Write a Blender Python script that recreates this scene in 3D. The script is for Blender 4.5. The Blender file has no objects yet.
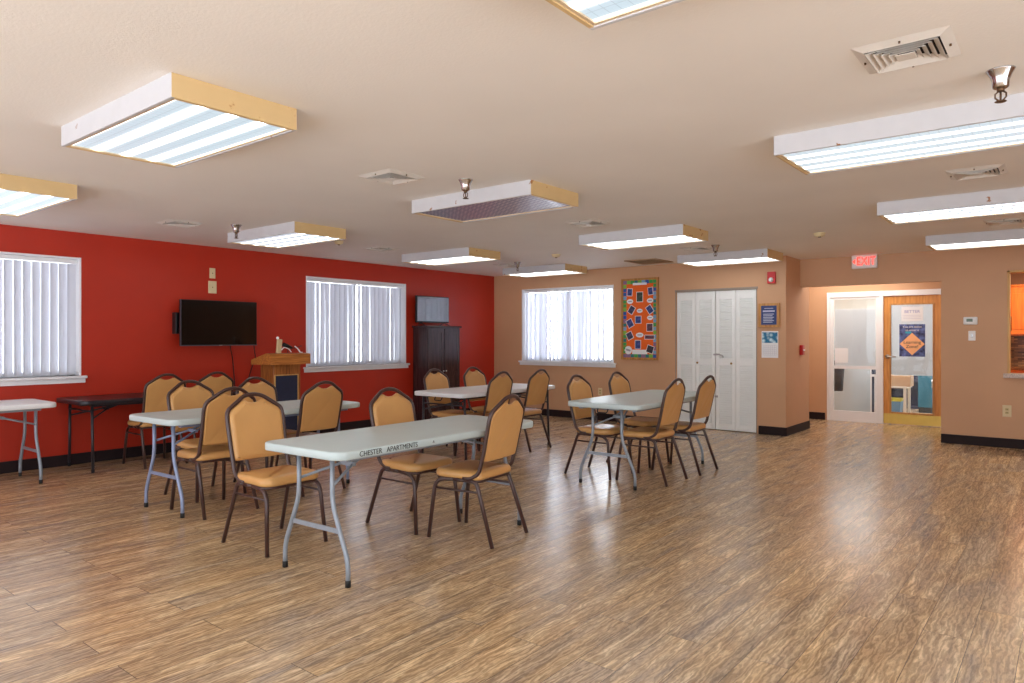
import bpy, bmesh, math, random
from mathutils import Vector, Matrix, Euler
random.seed(7)
S = bpy.context.scene
COL = S.collection
PI = math.pi
R = math.radians

# ------------------------------------------------------------------ helpers
def lin(c):
    o = []
    for v in c[:3]:
        v = v / 255.0
        o.append(v / 12.92 if v <= 0.04045 else ((v + 0.055) / 1.055) ** 2.4)
    return (o[0], o[1], o[2], 1.0)

def base_mat(name):
    m = bpy.data.materials.new(name)
    m.use_nodes = True
    nt = m.node_tree
    b = nt.nodes['Principled BSDF']
    return m, nt, b

def mat(name, rgb, rough=0.5, metal=0.0, var=0.0, vscale=8.0, bump=0.0, bscale=60.0, spec=0.5, stretch=None):
    """procedural paint / plastic / metal: colour with a little noise mottling and an optional bump"""
    m, nt, b = base_mat(name)
    c = lin(rgb)
    b.inputs['Roughness'].default_value = rough
    b.inputs['Metallic'].default_value = metal
    b.inputs['Specular IOR Level'].default_value = spec
    tc = nt.nodes.new('ShaderNodeTexCoord')
    mp = nt.nodes.new('ShaderNodeMapping')
    nt.links.new(tc.outputs['Object'], mp.inputs['Vector'])
    if stretch: mp.inputs['Scale'].default_value = stretch
    n = nt.nodes.new('ShaderNodeTexNoise')
    n.inputs['Scale'].default_value = vscale
    n.inputs['Detail'].default_value = 4
    nt.links.new(mp.outputs['Vector'], n.inputs['Vector'])
    r = nt.nodes.new('ShaderNodeValToRGB')
    k0, k1 = 1 - var, 1 + var
    r.color_ramp.elements[0].position = 0.3
    r.color_ramp.elements[1].position = 0.7
    r.color_ramp.elements[0].color = (c[0]*k0, c[1]*k0, c[2]*k0, 1)
    r.color_ramp.elements[1].color = (min(1, c[0]*k1), min(1, c[1]*k1), min(1, c[2]*k1), 1)
    nt.links.new(n.outputs['Fac'], r.inputs['Fac'])
    nt.links.new(r.outputs['Color'], b.inputs['Base Color'])
    if bump:
        n2 = nt.nodes.new('ShaderNodeTexNoise')
        n2.inputs['Scale'].default_value = bscale
        n2.inputs['Detail'].default_value = 3
        nt.links.new(tc.outputs['Object'], n2.inputs['Vector'])
        bp = nt.nodes.new('ShaderNodeBump')
        bp.inputs['Strength'].default_value = bump
        bp.inputs['Distance'].default_value = 0.01
        nt.links.new(n2.outputs['Fac'], bp.inputs['Height'])
        nt.links.new(bp.outputs['Normal'], b.inputs['Normal'])
    return m

def stained(name, rgb, stain, rough=0.5, amount=0.72):
    """painted board with sparse rust marks and scuffs"""
    m, nt, b = base_mat(name)
    b.inputs['Roughness'].default_value = rough
    tc = nt.nodes.new('ShaderNodeTexCoord')
    n = nt.nodes.new('ShaderNodeTexNoise'); n.inputs['Scale'].default_value = 11; n.inputs['Detail'].default_value = 5
    oi = nt.nodes.new('ShaderNodeObjectInfo')
    ad = nt.nodes.new('ShaderNodeVectorMath'); ad.operation = 'ADD'
    sc = nt.nodes.new('ShaderNodeVectorMath'); sc.operation = 'SCALE'; sc.inputs[3].default_value = 1.0
    nt.links.new(oi.outputs['Location'], sc.inputs[0])
    nt.links.new(tc.outputs['Object'], ad.inputs[0]); nt.links.new(sc.outputs[0], ad.inputs[1])
    nt.links.new(ad.outputs[0], n.inputs['Vector'])
    r = nt.nodes.new('ShaderNodeValToRGB')
    e = r.color_ramp.elements
    c = lin(rgb); s = lin(stain)
    e[0].position = 0.25; e[0].color = (c[0]*0.95, c[1]*0.95, c[2]*0.95, 1)
    e[1].position = amount + 0.03; e[1].color = s
    x = e.new(amount); x.color = c
    nt.links.new(n.outputs['Fac'], r.inputs['Fac'])
    nt.links.new(r.outputs['Color'], b.inputs['Base Color'])
    return m

def wood(name, dark, light, rough=0.4, axis='z', scale=6.0, ring=0.0):
    m, nt, b = base_mat(name)
    b.inputs['Roughness'].default_value = rough
    tc = nt.nodes.new('ShaderNodeTexCoord'); mp = nt.nodes.new('ShaderNodeMapping')
    st = {'x': (0.8, 9, 9), 'y': (9, 0.8, 9), 'z': (9, 9, 0.8)}[axis]
    mp.inputs['Scale'].default_value = st
    nt.links.new(tc.outputs['Object'], mp.inputs['Vector'])
    n = nt.nodes.new('ShaderNodeTexNoise'); n.inputs['Scale'].default_value = scale
    n.inputs['Detail'].default_value = 6; n.inputs['Distortion'].default_value = 0.6
    nt.links.new(mp.outputs['Vector'], n.inputs['Vector'])
    r = nt.nodes.new('ShaderNodeValToRGB')
    r.color_ramp.elements[0].position = 0.3; r.color_ramp.elements[0].color = lin(dark)
    r.color_ramp.elements[1].position = 0.7; r.color_ramp.elements[1].color = lin(light)
    nt.links.new(n.outputs['Fac'], r.inputs['Fac'])
    nt.links.new(r.outputs['Color'], b.inputs['Base Color'])
    return m

class MB:
    """collects shapes and links them as ONE mesh object"""
    def __init__(s): s.bm = bmesh.new()
    def box(s, x0, x1, y0, y1, z0, z1, bev=0.0, seg=2):
        t = bmesh.new()
        v = [t.verts.new((x, y, z)) for x in (x0, x1) for y in (y0, y1) for z in (z0, z1)]
        for f in ((0,1,3,2),(4,6,7,5),(0,4,5,1),(2,3,7,6),(0,2,6,4),(1,5,7,3)):
            t.faces.new([v[i] for i in f])
        if bev:
            bmesh.ops.bevel(t, geom=t.edges[:], offset=bev, segments=seg, profile=0.5, affect='EDGES')
        s.add(t); return s
    def add(s, t, M=None):
        if M is not None: bmesh.ops.transform(t, matrix=M, verts=t.verts[:])
        me = bpy.data.meshes.new('tmp'); t.to_mesh(me); t.free()
        s.bm.from_mesh(me); bpy.data.meshes.remove(me); return s
    def obox(s, c, size, rot=(0,0,0), bev=0.0):
        b = MB(); b.box(-size[0]/2, size[0]/2, -size[1]/2, size[1]/2, -size[2]/2, size[2]/2, bev)
        s.add(b.bm, Matrix.Translation(c) @ Euler(rot).to_matrix().to_4x4()); return s
    def tube(s, pts, r, n=10, cap=True, closed=False):
        pts = [Vector(p) for p in pts]
        rs = r if isinstance(r, (list, tuple)) else [r]*len(pts)
        bm = s.bm; rings = []; N = len(pts); up = None
        for i, p in enumerate(pts):
            if closed: t = (pts[(i+1) % N] - pts[i-1]).normalized()
            elif i == 0: t = (pts[1]-p).normalized()
            elif i == N-1: t = (p-pts[i-1]).normalized()
            else: t = ((pts[i+1]-p).normalized() + (p-pts[i-1]).normalized()).normalized()
            if up is None:
                up = Vector((0,0,1)) if abs(t.z) < 0.9 else Vector((1,0,0))
            a = (up - t*up.dot(t)).normalized(); up = a
            b = t.cross(a)
            rings.append([bm.verts.new(p + (a*math.cos(2*PI*k/n) + b*math.sin(2*PI*k/n))*rs[i]) for k in range(n)])
        M_ = N if closed else N-1
        for i in range(M_):
            A, B = rings[i], rings[(i+1) % N]
            for k in range(n):
                f = bm.faces.new((A[k], A[(k+1) % n], B[(k+1) % n], B[k])); f.smooth = True
        if cap and not closed:
            bm.faces.new(list(reversed(rings[0]))); bm.faces.new(rings[-1])
        return s
    def lathe(s, prof, c=(0,0,0), n=20, axis='z'):
        """prof: (radius, height) list"""
        bm = s.bm; rings = []
        def P(r, h, a):
            x, y = r*math.cos(a), r*math.sin(a)
            q = {'z': (x, y, h), 'x': (h, x, y), 'y': (x, h, y)}[axis]
            return (q[0]+c[0], q[1]+c[1], q[2]+c[2])
        for (r, h) in prof:
            rings.append([bm.verts.new(P(max(r, 1e-4), h, 2*PI*k/n)) for k in range(n)])
        for A, B in zip(rings, rings[1:]):
            for k in range(n):
                f = bm.faces.new((A[k], A[(k+1) % n], B[(k+1) % n], B[k])); f.smooth = True
        bm.faces.new(list(reversed(rings[0]))); bm.faces.new(rings[-1])
        return s
    def loft(s, rings, smooth=True):
        """closed stack of equal-length vertex rings, capped"""
        bm = s.bm; rr = [[bm.verts.new(p) for p in ring] for ring in rings]; n = len(rr[0])
        for A, B in zip(rr, rr[1:]):
            for k in range(n):
                f = bm.faces.new((A[k], A[(k+1) % n], B[(k+1) % n], B[k])); f.smooth = smooth
        f = bm.faces.new(list(reversed(rr[0]))); f.smooth = False
        f = bm.faces.new(rr[-1]); f.smooth = False
        return s
    def poly(s, pts):
        s.bm.faces.new([s.bm.verts.new(p) for p in pts]); return s
    def sphere(s, c, r, n=12):
        t = bmesh.new(); bmesh.ops.create_uvsphere(t, u_segments=n, v_segments=max(6, n//2), radius=r)
        for f in t.faces: f.smooth = True
        s.add(t, Matrix.Translation(c)); return s
    def build(s, name, m, parent=None, loc=None, rot=None):
        bmesh.ops.recalc_face_normals(s.bm, faces=s.bm.faces[:])
        me = bpy.data.meshes.new(name); s.bm.to_mesh(me); s.bm.free()
        me.materials.append(m)
        o = bpy.data.objects.new(name, me); COL.objects.link(o)
        if parent is not None: o.parent = parent
        if loc is not None: o.location = loc
        if rot is not None: o.rotation_euler = rot
        return o

def fillet(pts, r, n=5):
    """round the inner corners of a polyline"""
    pts = [Vector(p) for p in pts]; out = [pts[0]]
    rs = r if isinstance(r, (list, tuple)) else [r]*(len(pts)-2)
    for i in range(1, len(pts)-1):
        p, a, b = pts[i], pts[i-1], pts[i+1]
        d1, d2 = (a-p), (b-p)
        k = min(rs[i-1], d1.length*0.49, d2.length*0.49)
        q0, q1 = p + d1.normalized()*k, p + d2.normalized()*k
        for j in range(n+1):
            t = j/n
            out.append(q0*(1-t)**2 + p*2*t*(1-t) + q1*t*t)
    out.append(pts[-1]); return out

def thing(name, label, cat, loc=(0,0,0), rotz=0.0, group=None):
    o = bpy.data.objects.new(name, None); COL.objects.link(o)
    o.empty_display_size = 0.1
    o.location = loc; o.rotation_euler = (0, 0, rotz)
    return tag(o, label, cat, group)
def tag(o, label, cat, group=None):
    o['label'] = label; o['category'] = cat
    if group: o['group'] = group
    return o
def struct(o, label=None):
    o['kind'] = 'structure'
    if label: o['label'] = label
    return o
def copy_tree(o, parent=None):
    c = o.copy(); COL.objects.link(c)
    if parent is not None: c.parent = parent
    for ch in list(o.children): copy_tree(ch, c)
    return c
def place(o, loc, rotz, label, group=None):
    o.location = loc; o.rotation_euler = (0, 0, rotz); o['label'] = label
    if group: o['group'] = group
    return o
def text(name, body, size, m, parent, loc, rot, sx=1.0, ext=0.0008):
    cu = bpy.data.curves.new('t', 'FONT'); cu.body = body; cu.size = size
    cu.align_x = 'CENTER'; cu.align_y = 'CENTER'; cu.extrude = ext
    t = bpy.data.objects.new('t', cu); COL.objects.link(t)
    bpy.context.view_layer.update()
    me = bpy.data.meshes.new_from_object(t.evaluated_get(bpy.context.evaluated_depsgraph_get()))
    bpy.data.objects.remove(t); bpy.data.curves.remove(cu)
    me.name = name
    me.materials.clear(); me.materials.append(m)
    o = bpy.data.objects.new(name, me); COL.objects.link(o)
    if parent is not None: o.parent = parent
    o.location = loc; o.rotation_euler = rot; o.scale = (sx, 1, 1)
    return o
FACE_X = (R(90), 0, R(90))      # text read by someone looking towards -x
FACE_Y = (R(90), 0, 0)          # text read by someone looking towards +y

# ------------------------------------------------------------------ room numbers
XL, YB, YE, YD, H = -8.186, 9.71, 10.345, 12.05, 2.44
XR, YN = 3.3, -2.6
XC = -3.03                       # closet side face / alcove left edge
XA = -1.31                       # alcove right edge

# ------------------------------------------------------------------ materials
M = {}
M['red'] = mat('red_wall_paint', (184, 44, 20), 0.44, var=0.04, vscale=3, bump=0.06, bscale=220)
M['beige'] = mat('beige_wall_paint', (206, 161, 123), 0.55, var=0.03, vscale=2, bump=0.06, bscale=220)
M['ceiling'] = mat('ceiling_paint', (240, 234, 226), 0.8, var=0.025, vscale=1.2, bump=0.12, bscale=90)
M['offwhite'] = mat('off_white_paint', (228, 226, 220), 0.45, var=0.02)
M['trimwhite'] = mat('white_trim_paint', (238, 238, 240), 0.35, var=0.01)
M['closetwhite'] = mat('white_closet_paint', (246, 248, 246), 0.4, var=0.01)
M['rubber'] = mat('dark_rubber_base', (40, 28, 30), 0.6, var=0.05, spec=0.2)
M['brown_tube'] = mat('brown_metal_tube', (66, 42, 38), 0.32, 0.0, var=0.08, vscale=20, spec=0.6)
M['vinyl'] = mat('tan_vinyl', (208, 157, 96), 0.34, var=0.03, vscale=6, bump=0.08, bscale=140)
M['piping'] = mat('tan_piping', (206, 160, 104), 0.4)
M['grey_steel'] = mat('grey_enamel_steel', (142, 150, 160), 0.35, 0.2, var=0.05, vscale=20)
M['dark_steel'] = mat('dark_enamel_steel', (52, 48, 54), 0.35, 0.2, var=0.05, vscale=20)
M['blackrub'] = mat('black_rubber', (18, 18, 20), 0.6)
M['tabletop'] = mat('pale_moulded_plastic', (190, 204, 204), 0.40, var=0.03, vscale=4, bump=0.05, bscale=260)
M['tabletop2'] = mat('white_moulded_plastic', (232, 234, 236), 0.36, var=0.02, vscale=4, bump=0.05, bscale=260)
M['blacktop'] = mat('black_table_plastic', (38, 34, 40), 0.3, var=0.06, vscale=30)
M['boxwhite'] = stained('white_light_board', (204, 202, 204), (150, 96, 52), 0.5, 0.68)
M['boxtan'] = stained('tan_end_board', (214, 182, 130), (170, 112, 54), 0.5, 0.66)  # end boards are tan, the long side boards white
M['lip'] = mat('tan_light_lip', (214, 190, 156), 0.5, var=0.04)
M['ventmetal'] = mat('vent_enamel', (222, 214, 204), 0.5, var=0.04)
M['venttan'] = mat('tan_vent_enamel', (176, 146, 112), 0.5, var=0.05)
M['ventdark'] = mat('vent_duct_shade', (40, 34, 32), 0.9)
M['chrome'] = mat('chrome', (190, 186, 184), 0.18, 1.0)
M['brushed'] = mat('brushed_nickel', (186, 184, 182), 0.3, 1.0)
M['brass'] = mat('brass_plate', (206, 172, 88), 0.35, 0.75, var=0.08, vscale=5)
M['brassknob'] = mat('brass_knob', (190, 168, 120), 0.25, 1.0)
M['bronze'] = mat('bronze_sprinkler', (104, 78, 56), 0.4, 0.8)
M['black'] = mat('black_plastic', (16, 15, 17), 0.35)
M['screen'] = mat('black_glass_screen', (10, 8, 9), 0.12, spec=0.5)
M['screen2'] = mat('glossy_glass_screen', (14, 18, 26), 0.03, spec=1.0)
M['screen2'].node_tree.nodes['Principled BSDF'].inputs['IOR'].default_value = 2.0
M['cream'] = mat('cream_plastic', (226, 208, 164), 0.4, var=0.02)
M['white'] = mat('white_plastic', (236, 236, 236), 0.35)
M['redplastic'] = mat('red_plastic', (196, 30, 34), 0.35)
M['oak'] = wood('honey_oak_door', (192, 122, 44), (222, 158, 74), 0.35, 'z', 4)
M['lecoak'] = wood('lectern_oak_vertical', (120, 66, 26), (186, 116, 54), 0.4, 'z', 6)
M['lecoak_h'] = wood('lectern_oak_horizontal', (150, 86, 36), (200, 128, 58), 0.4, 'y', 6)
M['frameoak'] = wood('picture_frame_oak', (168, 112, 52), (206, 152, 82), 0.4, 'z', 5)
M['walnut'] = wood('dark_cabinet_wood', (48, 28, 30), (76, 48, 48), 0.16, 'z', 5)
M['kitwood'] = wood('orange_kitchen_wood', (190, 92, 26), (222, 120, 44), 0.35, 'z', 4)
M['navy'] = mat('navy_panel', (30, 38, 66), 0.6, var=0.1, vscale=40)
M['paper'] = mat('white_paper', (240, 240, 242), 0.7)
def film_mat():
    m = bpy.data.materials.new('white_paper_film'); m.use_nodes = True; nt = m.node_tree
    for n in list(nt.nodes): nt.nodes.remove(n)
    o = nt.nodes.new('ShaderNodeOutputMaterial'); mx = nt.nodes.new('ShaderNodeMixShader')
    d = nt.nodes.new('ShaderNodeBsdfDiffuse'); d.inputs[0].default_value = (0.82, 0.82, 0.82, 1)
    t = nt.nodes.new('ShaderNodeBsdfTranslucent'); t.inputs[0].default_value = (0.85, 0.86, 0.88, 1)
    mx.inputs[0].default_value = 0.4
    nt.links.new(d.outputs[0], mx.inputs[1]); nt.links.new(t.outputs[0], mx.inputs[2]); nt.links.new(mx.outputs[0], o.inputs[0]); return m
M['film'] = film_mat()
M['ink'] = mat('black_marker', (30, 26, 24), 0.6)
M['orange'] = mat('orange_backing_paper', (240, 104, 20), 0.7, var=0.03)
M['granite'] = mat('speckled_sill', (196, 178, 168), 0.35, var=0.3, vscale=90)
M['gold_trim'] = wood('pale_wood_jamb', (196, 150, 84), (226, 184, 118), 0.45, 'z', 4)

def glass_mat(name, tint=(0.95, 0.955, 0.95)):
    """thin clear pane: mostly lets light straight through, mirrors a little"""
    m = bpy.data.materials.new(name); m.use_nodes = True; nt = m.node_tree
    for n in list(nt.nodes): nt.nodes.remove(n)
    o = nt.nodes.new('ShaderNodeOutputMaterial'); mx = nt.nodes.new('ShaderNodeMixShader')
    t = nt.nodes.new('ShaderNodeBsdfTransparent'); t.inputs[0].default_value = (*tint, 1)
    g = nt.nodes.new('ShaderNodeBsdfGlossy'); g.inputs['Roughness'].default_value = 0.02
    f = nt.nodes.new('ShaderNodeFresnel'); f.inputs['IOR'].default_value = 1.45
    nt.links.new(f.outputs[0], mx.inputs[0]); nt.links.new(t.outputs[0], mx.inputs[1]); nt.links.new(g.outputs[0], mx.inputs[2])
    nt.links.new(mx.outputs[0], o.inputs[0]); return m
M['glass'] = glass_mat('clear_glass')

def vane_mat():
    m = bpy.data.materials.new('pale_blind_vinyl'); m.use_nodes = True; nt = m.node_tree
    for n in list(nt.nodes): nt.nodes.remove(n)
    o = nt.nodes.new('ShaderNodeOutputMaterial'); mx = nt.nodes.new('ShaderNodeMixShader')
    d = nt.nodes.new('ShaderNodeBsdfDiffuse'); d.inputs[0].default_value = (0.80, 0.80, 0.83, 1)
    t = nt.nodes.new('ShaderNodeBsdfTranslucent'); t.inputs[0].default_value = (0.80, 0.82, 0.90, 1)
    mx.inputs[0].default_value = 0.31
    nt.links.new(d.outputs[0], mx.inputs[1]); nt.links.new(t.outputs[0], mx.inputs[2])
    nt.links.new(mx.outputs[0], o.inputs[0]); return m
M['vane'] = vane_mat()

def lens_mat(on=True):
    """prismatic acrylic lens: tubes glow through as streaks, square prism grid"""
    m = bpy.data.materials.new('lit_prismatic_lens' if on else 'unlit_prismatic_lens'); m.use_nodes = True; nt = m.node_tree
    b = nt.nodes['Principled BSDF']
    tc = nt.nodes.new('ShaderNodeTexCoord'); sp = nt.nodes.new('ShaderNodeSeparateXYZ')
    nt.links.new(tc.outputs['Object'], sp.inputs[0])
    def mth(op, a, bb=None, c=None):
        n = nt.nodes.new('ShaderNodeMath'); n.operation = op
        for i, v in enumerate((a, bb, c)):
            if v is None: continue
            if isinstance(v, (int, float)): n.inputs[i].default_value = v
            else: nt.links.new(v, n.inputs[i])
        return n.outputs[0]
    pitch = 0.042
    gx = mth('PINGPONG', sp.outputs[0], pitch/2); gy = mth('PINGPONG', sp.outputs[1], pitch/2)
    g = mth('MINIMUM', gx, gy)                                  # 0 on a grid line
    line = mth('SMOOTH_MIN', mth('MULTIPLY', g, 400.0 if on else 95.0), 1.0, 0.1)
    line = mth('MAXIMUM', line, 0.0)
    b.inputs['Roughness'].default_value = 0.25
    if on:
        t = mth('COSINE', mth('MULTIPLY', sp.outputs[1], 2*PI/0.145))
        t = mth('POWER', mth('MULTIPLY_ADD', t, 0.5, 0.5), 5.5)
        mix = nt.nodes.new('ShaderNodeMix'); mix.data_type = 'RGBA'
        mix.inputs['A'].default_value = (0.42, 0.51, 0.57, 1); mix.inputs['B'].default_value = (LENS*1.0, LENS*0.98, LENS*0.95, 1)
        nt.links.new(t, mix.inputs['Factor'])
        ml = nt.nodes.new('ShaderNodeMix'); ml.data_type = 'RGBA'; ml.blend_type = 'MULTIPLY'
        ml.inputs['Factor'].default_value = 1.0
        cm = nt.nodes.new('ShaderNodeCombineColor')
        k = mth('MULTIPLY_ADD', line, 0.3, 0.7)
        for i in range(3): nt.links.new(k, cm.inputs[i])
        nt.links.new(mix.outputs['Result'], ml.inputs['A']); nt.links.new(cm.outputs[0], ml.inputs['B'])
        b.inputs['Base Color'].default_value = (0.08, 0.09, 0.10, 1)
        nt.links.new(ml.outputs['Result'], b.inputs['Emission Color'])
        b.inputs['Emission Strength'].default_value = 1.0
    else:
        r = nt.nodes.new('ShaderNodeValToRGB')
        r.color_ramp.elements[0].color = lin((96, 96, 148)); r.color_ramp.elements[1].color = lin((206, 206, 226))
        nt.links.new(line, r.inputs['Fac']); nt.links.new(r.outputs['Color'], b.inputs['Base Color'])
    return m
LENS = 8.0
M['lens'] = lens_mat(True); M['lens_off'] = lens_mat(False)

def emit(name, rgb, k):
    m, nt, b = base_mat(name)
    b.inputs['Base Color'].default_value = lin(rgb)
    b.inputs['Emission Color'].default_value = lin(rgb); b.inputs['Emission Strength'].default_value = k
    return m
M['exitred'] = emit('lit_red_letters', (255, 46, 30), 2.6)
M['lcd'] = mat('thermostat_display', (96, 116, 96), 0.3)

def floor_mat():
    m, nt, b = base_mat('wood_look_vinyl_plank')
    L = nt.links.new
    tc = nt.nodes.new('ShaderNodeTexCoord'); mp = nt.nodes.new('ShaderNodeMapping')
    mp.inputs['Rotation'].default_value = (0, 0, R(90))
    L(tc.outputs['Object'], mp.inputs['Vector'])
    br = nt.nodes.new('ShaderNodeTexBrick')
    br.offset = 0.37; br.offset_frequency = 2; br.squash = 1
    br.inputs['Scale'].default_value = 1.0; br.inputs['Brick Width'].default_value = 1.22
    br.inputs['Row Height'].default_value = 0.178; br.inputs['Mortar Size'].default_value = 0.0013
    br.inputs['Mortar Smooth'].default_value = 0.2; br.inputs['Bias'].default_value = 0.0
    br.inputs['Color1'].default_value = (0, 0, 0, 1); br.inputs['Color2'].default_value = (1, 1, 1, 1)
    br.inputs['Mortar'].default_value = (0.5, 0.5, 0.5, 1)
    L(mp.outputs['Vector'], br.inputs['Vector'])
    # each plank gets its own piece of grain
    sh = nt.nodes.new('ShaderNodeVectorMath'); sh.operation = 'MULTIPLY_ADD'
    L(br.outputs['Color'], sh.inputs[0]); sh.inputs[1].default_value = (3.0, 7.0, 5.0); L(tc.outputs['Object'], sh.inputs[2])
    def noise(scale, stretch, detail, dist, rough=0.5):
        q = nt.nodes.new('ShaderNodeMapping'); q.inputs['Scale'].default_value = stretch
        L(sh.outputs[0], q.inputs['Vector'])
        n = nt.nodes.new('ShaderNodeTexNoise'); n.inputs['Scale'].default_value = scale
        n.inputs['Detail'].default_value = detail; n.inputs['Distortion'].default_value = dist; n.inputs['Roughness'].default_value = rough
        L(q.outputs['Vector'], n.inputs['Vector']); return n.outputs['Fac']
    def ramp(fac, stops):
        r = nt.nodes.new('ShaderNodeValToRGB'); e = r.color_ramp.elements
        e[0].position, e[0].color = stops[0][0], stops[0][1]
        e[1].position, e[1].color = stops[-1][0], stops[-1][1]
        for p_, c_ in stops[1:-1]:
            x = e.new(p_); x.color = c_
        L(fac, r.inputs['Fac']); return r.outputs['Color']
    def mixc(f, a, c, mode='MIX'):
        x = nt.nodes.new('ShaderNodeMix'); x.data_type = 'RGBA'; x.blend_type = mode
        for key, v in (('Factor', f), ('A', a), ('B', c)):
            if isinstance(v, (int, float)): x.inputs[key].default_value = v
            elif isinstance(v, tuple): x.inputs[key].default_value = v
            else: L(v, x.inputs[key])
        return x.outputs['Result']
    big = noise(1.5, (2.8, 0.6, 1), 4, 0.6)
    grain = noise(3.0, (5.0, 0.6, 1), 8, 1.2, 0.66)
    fine = noise(14.0, (5.0, 0.4, 1), 5, 0.8, 0.6)
    q = nt.nodes.new('ShaderNodeMapping'); q.inputs['Scale'].default_value = (1.0, 0.22, 1); L(sh.outputs[0], q.inputs['Vector'])
    wv = nt.nodes.new('ShaderNodeTexWave'); wv.wave_type = 'BANDS'; wv.bands_direction = 'X'
    wv.inputs['Scale'].default_value = 13.0; wv.inputs['Distortion'].default_value = 16.0; wv.inputs['Detail'].default_value = 4.0
    wv.inputs['Detail Scale'].default_value = 1.6; wv.inputs['Detail Roughness'].default_value = 0.6
    L(q.outputs['Vector'], wv.inputs['Vector'])
    c0 = ramp(big, [(0.32, lin(FL[0])), (0.5, lin(FL[1])), (0.68, lin(FL[2]))])
    c1 = ramp(grain, [(0.34, lin(FL[3])), (0.50, lin(FL[4])), (0.66, lin(FL[5]))])
    c = mixc(0.5, c0, c1)
    ln = ramp(wv.outputs['Fac'], [(0.10, (0.80, 0.77, 0.73, 1)), (0.5, (0.97, 0.97, 0.96, 1)), (0.92, (1.28, 1.27, 1.24, 1))])
    c = mixc(0.95, c, ln, 'MULTIPLY')
    fr = ramp(fine, [(0.3, (0.78, 0.76, 0.74, 1)), (0.7, (1.16, 1.15, 1.14, 1))])
    c = mixc(0.95, c, fr, 'MULTIPLY')
    pl = ramp(br.outputs['Color'], [(0.0, (0.92, 0.92, 0.93, 1)), (1.0, (1.06, 1.05, 1.03, 1))])
    c = mixc(1.0, c, pl, 'MULTIPLY')
    c = mixc(br.outputs['Fac'], c, lin((70, 52, 40)))
    L(c, b.inputs['Base Color'])
    rr = nt.nodes.new('ShaderNodeMapRange'); rr.inputs['To Min'].default_value = 0.17; rr.inputs['To Max'].default_value = 0.31
    L(grain, rr.inputs['Value']); L(rr.outputs[0], b.inputs['Roughness'])
    bp = nt.nodes.new('ShaderNodeBump'); bp.inputs['Strength'].default_value = 0.10; bp.inputs['Distance'].default_value = 0.004
    L(fine, bp.inputs['Height']); L(bp.outputs['Normal'], b.inputs['Normal'])
    b.inputs['Specular IOR Level'].default_value = 0.7
    return m
FL = [(152, 144, 138), (178, 156, 128), (194, 164, 126), (120, 98, 78), (182, 154, 118), (240, 216, 176)]
M['floor'] = floor_mat()

# ------------------------------------------------------------------ setting: walls with cut openings
def wall_grid(name, m, fixed, a, b, u_edges, z_edges, holes, axis):
    """wall slab between fixed planes a..b; u along the wall; holes are (u0,u1,z0,z1)"""
    w = MB()
    us = sorted(set(u_edges + [h[0] for h in holes] + [h[1] for h in holes]))
    zs = sorted(set(z_edges + [h[2] for h in holes] + [h[3] for h in holes]))
    for u0, u1 in zip(us, us[1:]):
        for z0, z1 in zip(zs, zs[1:]):
            cu, cz = (u0+u1)/2, (z0+z1)/2
            if any(h[0] < cu < h[1] and h[2] < cz < h[3] for h in holes): continue
            if axis == 'y': w.box(a, b, u0, u1, z0, z1)
            else: w.box(u0, u1, a, b, z0, z1)
    bmesh.ops.remove_doubles(w.bm, verts=w.bm.verts[:], dist=1e-5)
    return struct(w.build(name, m))

W1 = (1.10, 2.94); W2 = (5.72, 7.56); W3 = (-7.55, -5.70); WZ = (0.93, 2.175)
fl = MB(); fl.box(XL-0.16, XR, YN, YB+0.16, -0.1, 0.0); fl.box(-4.9, XR, YB+0.16, 15.5, -0.1, 0.0)
struct(fl.build('floor', M['floor']))
fl = MB(); fl.box(XL-0.16, XR+0.1, YN, YB+0.16, H, H+0.15); fl.box(-4.9, XR+0.1, YB+0.16, 15.5, H, H+0.15)
struct(fl.build('ceiling', M['ceiling']))
wall_grid('wall_left', M['red'], 0, XL-0.16, XL, [YN, YB+0.2], [0, H], [(*W1, *WZ), (*W2, *WZ)], 'y')
wall_grid('wall_back', M['beige'], 0, YB, YB+0.16, [XL, XC], [0, H], [(*W3, *WZ), (-4.63, -3.43, 0, 2.03)], 'x')
cl = MB(); cl.box(XC-0.12, XC, YB+0.16, 10.77, 0, H); cl.box(-4.9, XC-0.12, 10.65, 10.77, 0, H); cl.box(-4.9, -4.78, YB+0.16, 10.65, 0, H)
struct(cl.build('wall_closet', M['beige']))
wall_grid('wall_exit', M['beige'], 0, YE, YE+0.12, [XC, XR], [0, H], [(XC, XA, 0, 2.05), (-0.62, 1.6, 0.90, 2.14)], 'x')
SL = (-3.11, -2.34); DR = (-2.30, -1.42)
wall_grid('wall_alcove', M['beige'], 0, YD, YD+0.12, [-4.9, XR], [0, H], [(SL[0], -1.38, 0, 2.055), (-0.95, XR-0.2, 0, H)], 'x')
aw = MB(); aw.box(XA, XA+0.12, YE+0.12, YD, 0, H); aw.box(-4.9, -4.78, 10.77, YD, 0, H)
struct(aw.build('wall_passage', M['beige']))
wall_grid('wall_right', M['beige'], 0, XR, XR+0.15, [1.6, 13.2], [0, H], [(1.8, 3.6, 0.5, 2.2)], 'y')  # wall out of view; its opening is added to light the ceiling
bb = 0.115
def base(name, boxes):
    b = MB()
    for q in boxes: b.box(*q, 0.003, 1)
    struct(b.build(name, M['rubber']))
base('baseboard_left', [(XL, XL+0.012, YN, YB, 0, bb)])
base('baseboard_back', [(XL+0.012, -4.66, YB-0.012, YB, 0, bb), (-3.40, XC, YB-0.012, YB, 0, bb)])
base('baseboard_closet', [(XC, XC+0.012, YB-0.012, 10.77, 0, bb)])
base('baseboard_exit', [(XA, XR, YE-0.012, YE, 0, bb)])
base('baseboard_alcove', [(-4.78, SL[0]-0.03, YD-0.012, YD, 0, bb)])

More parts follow.
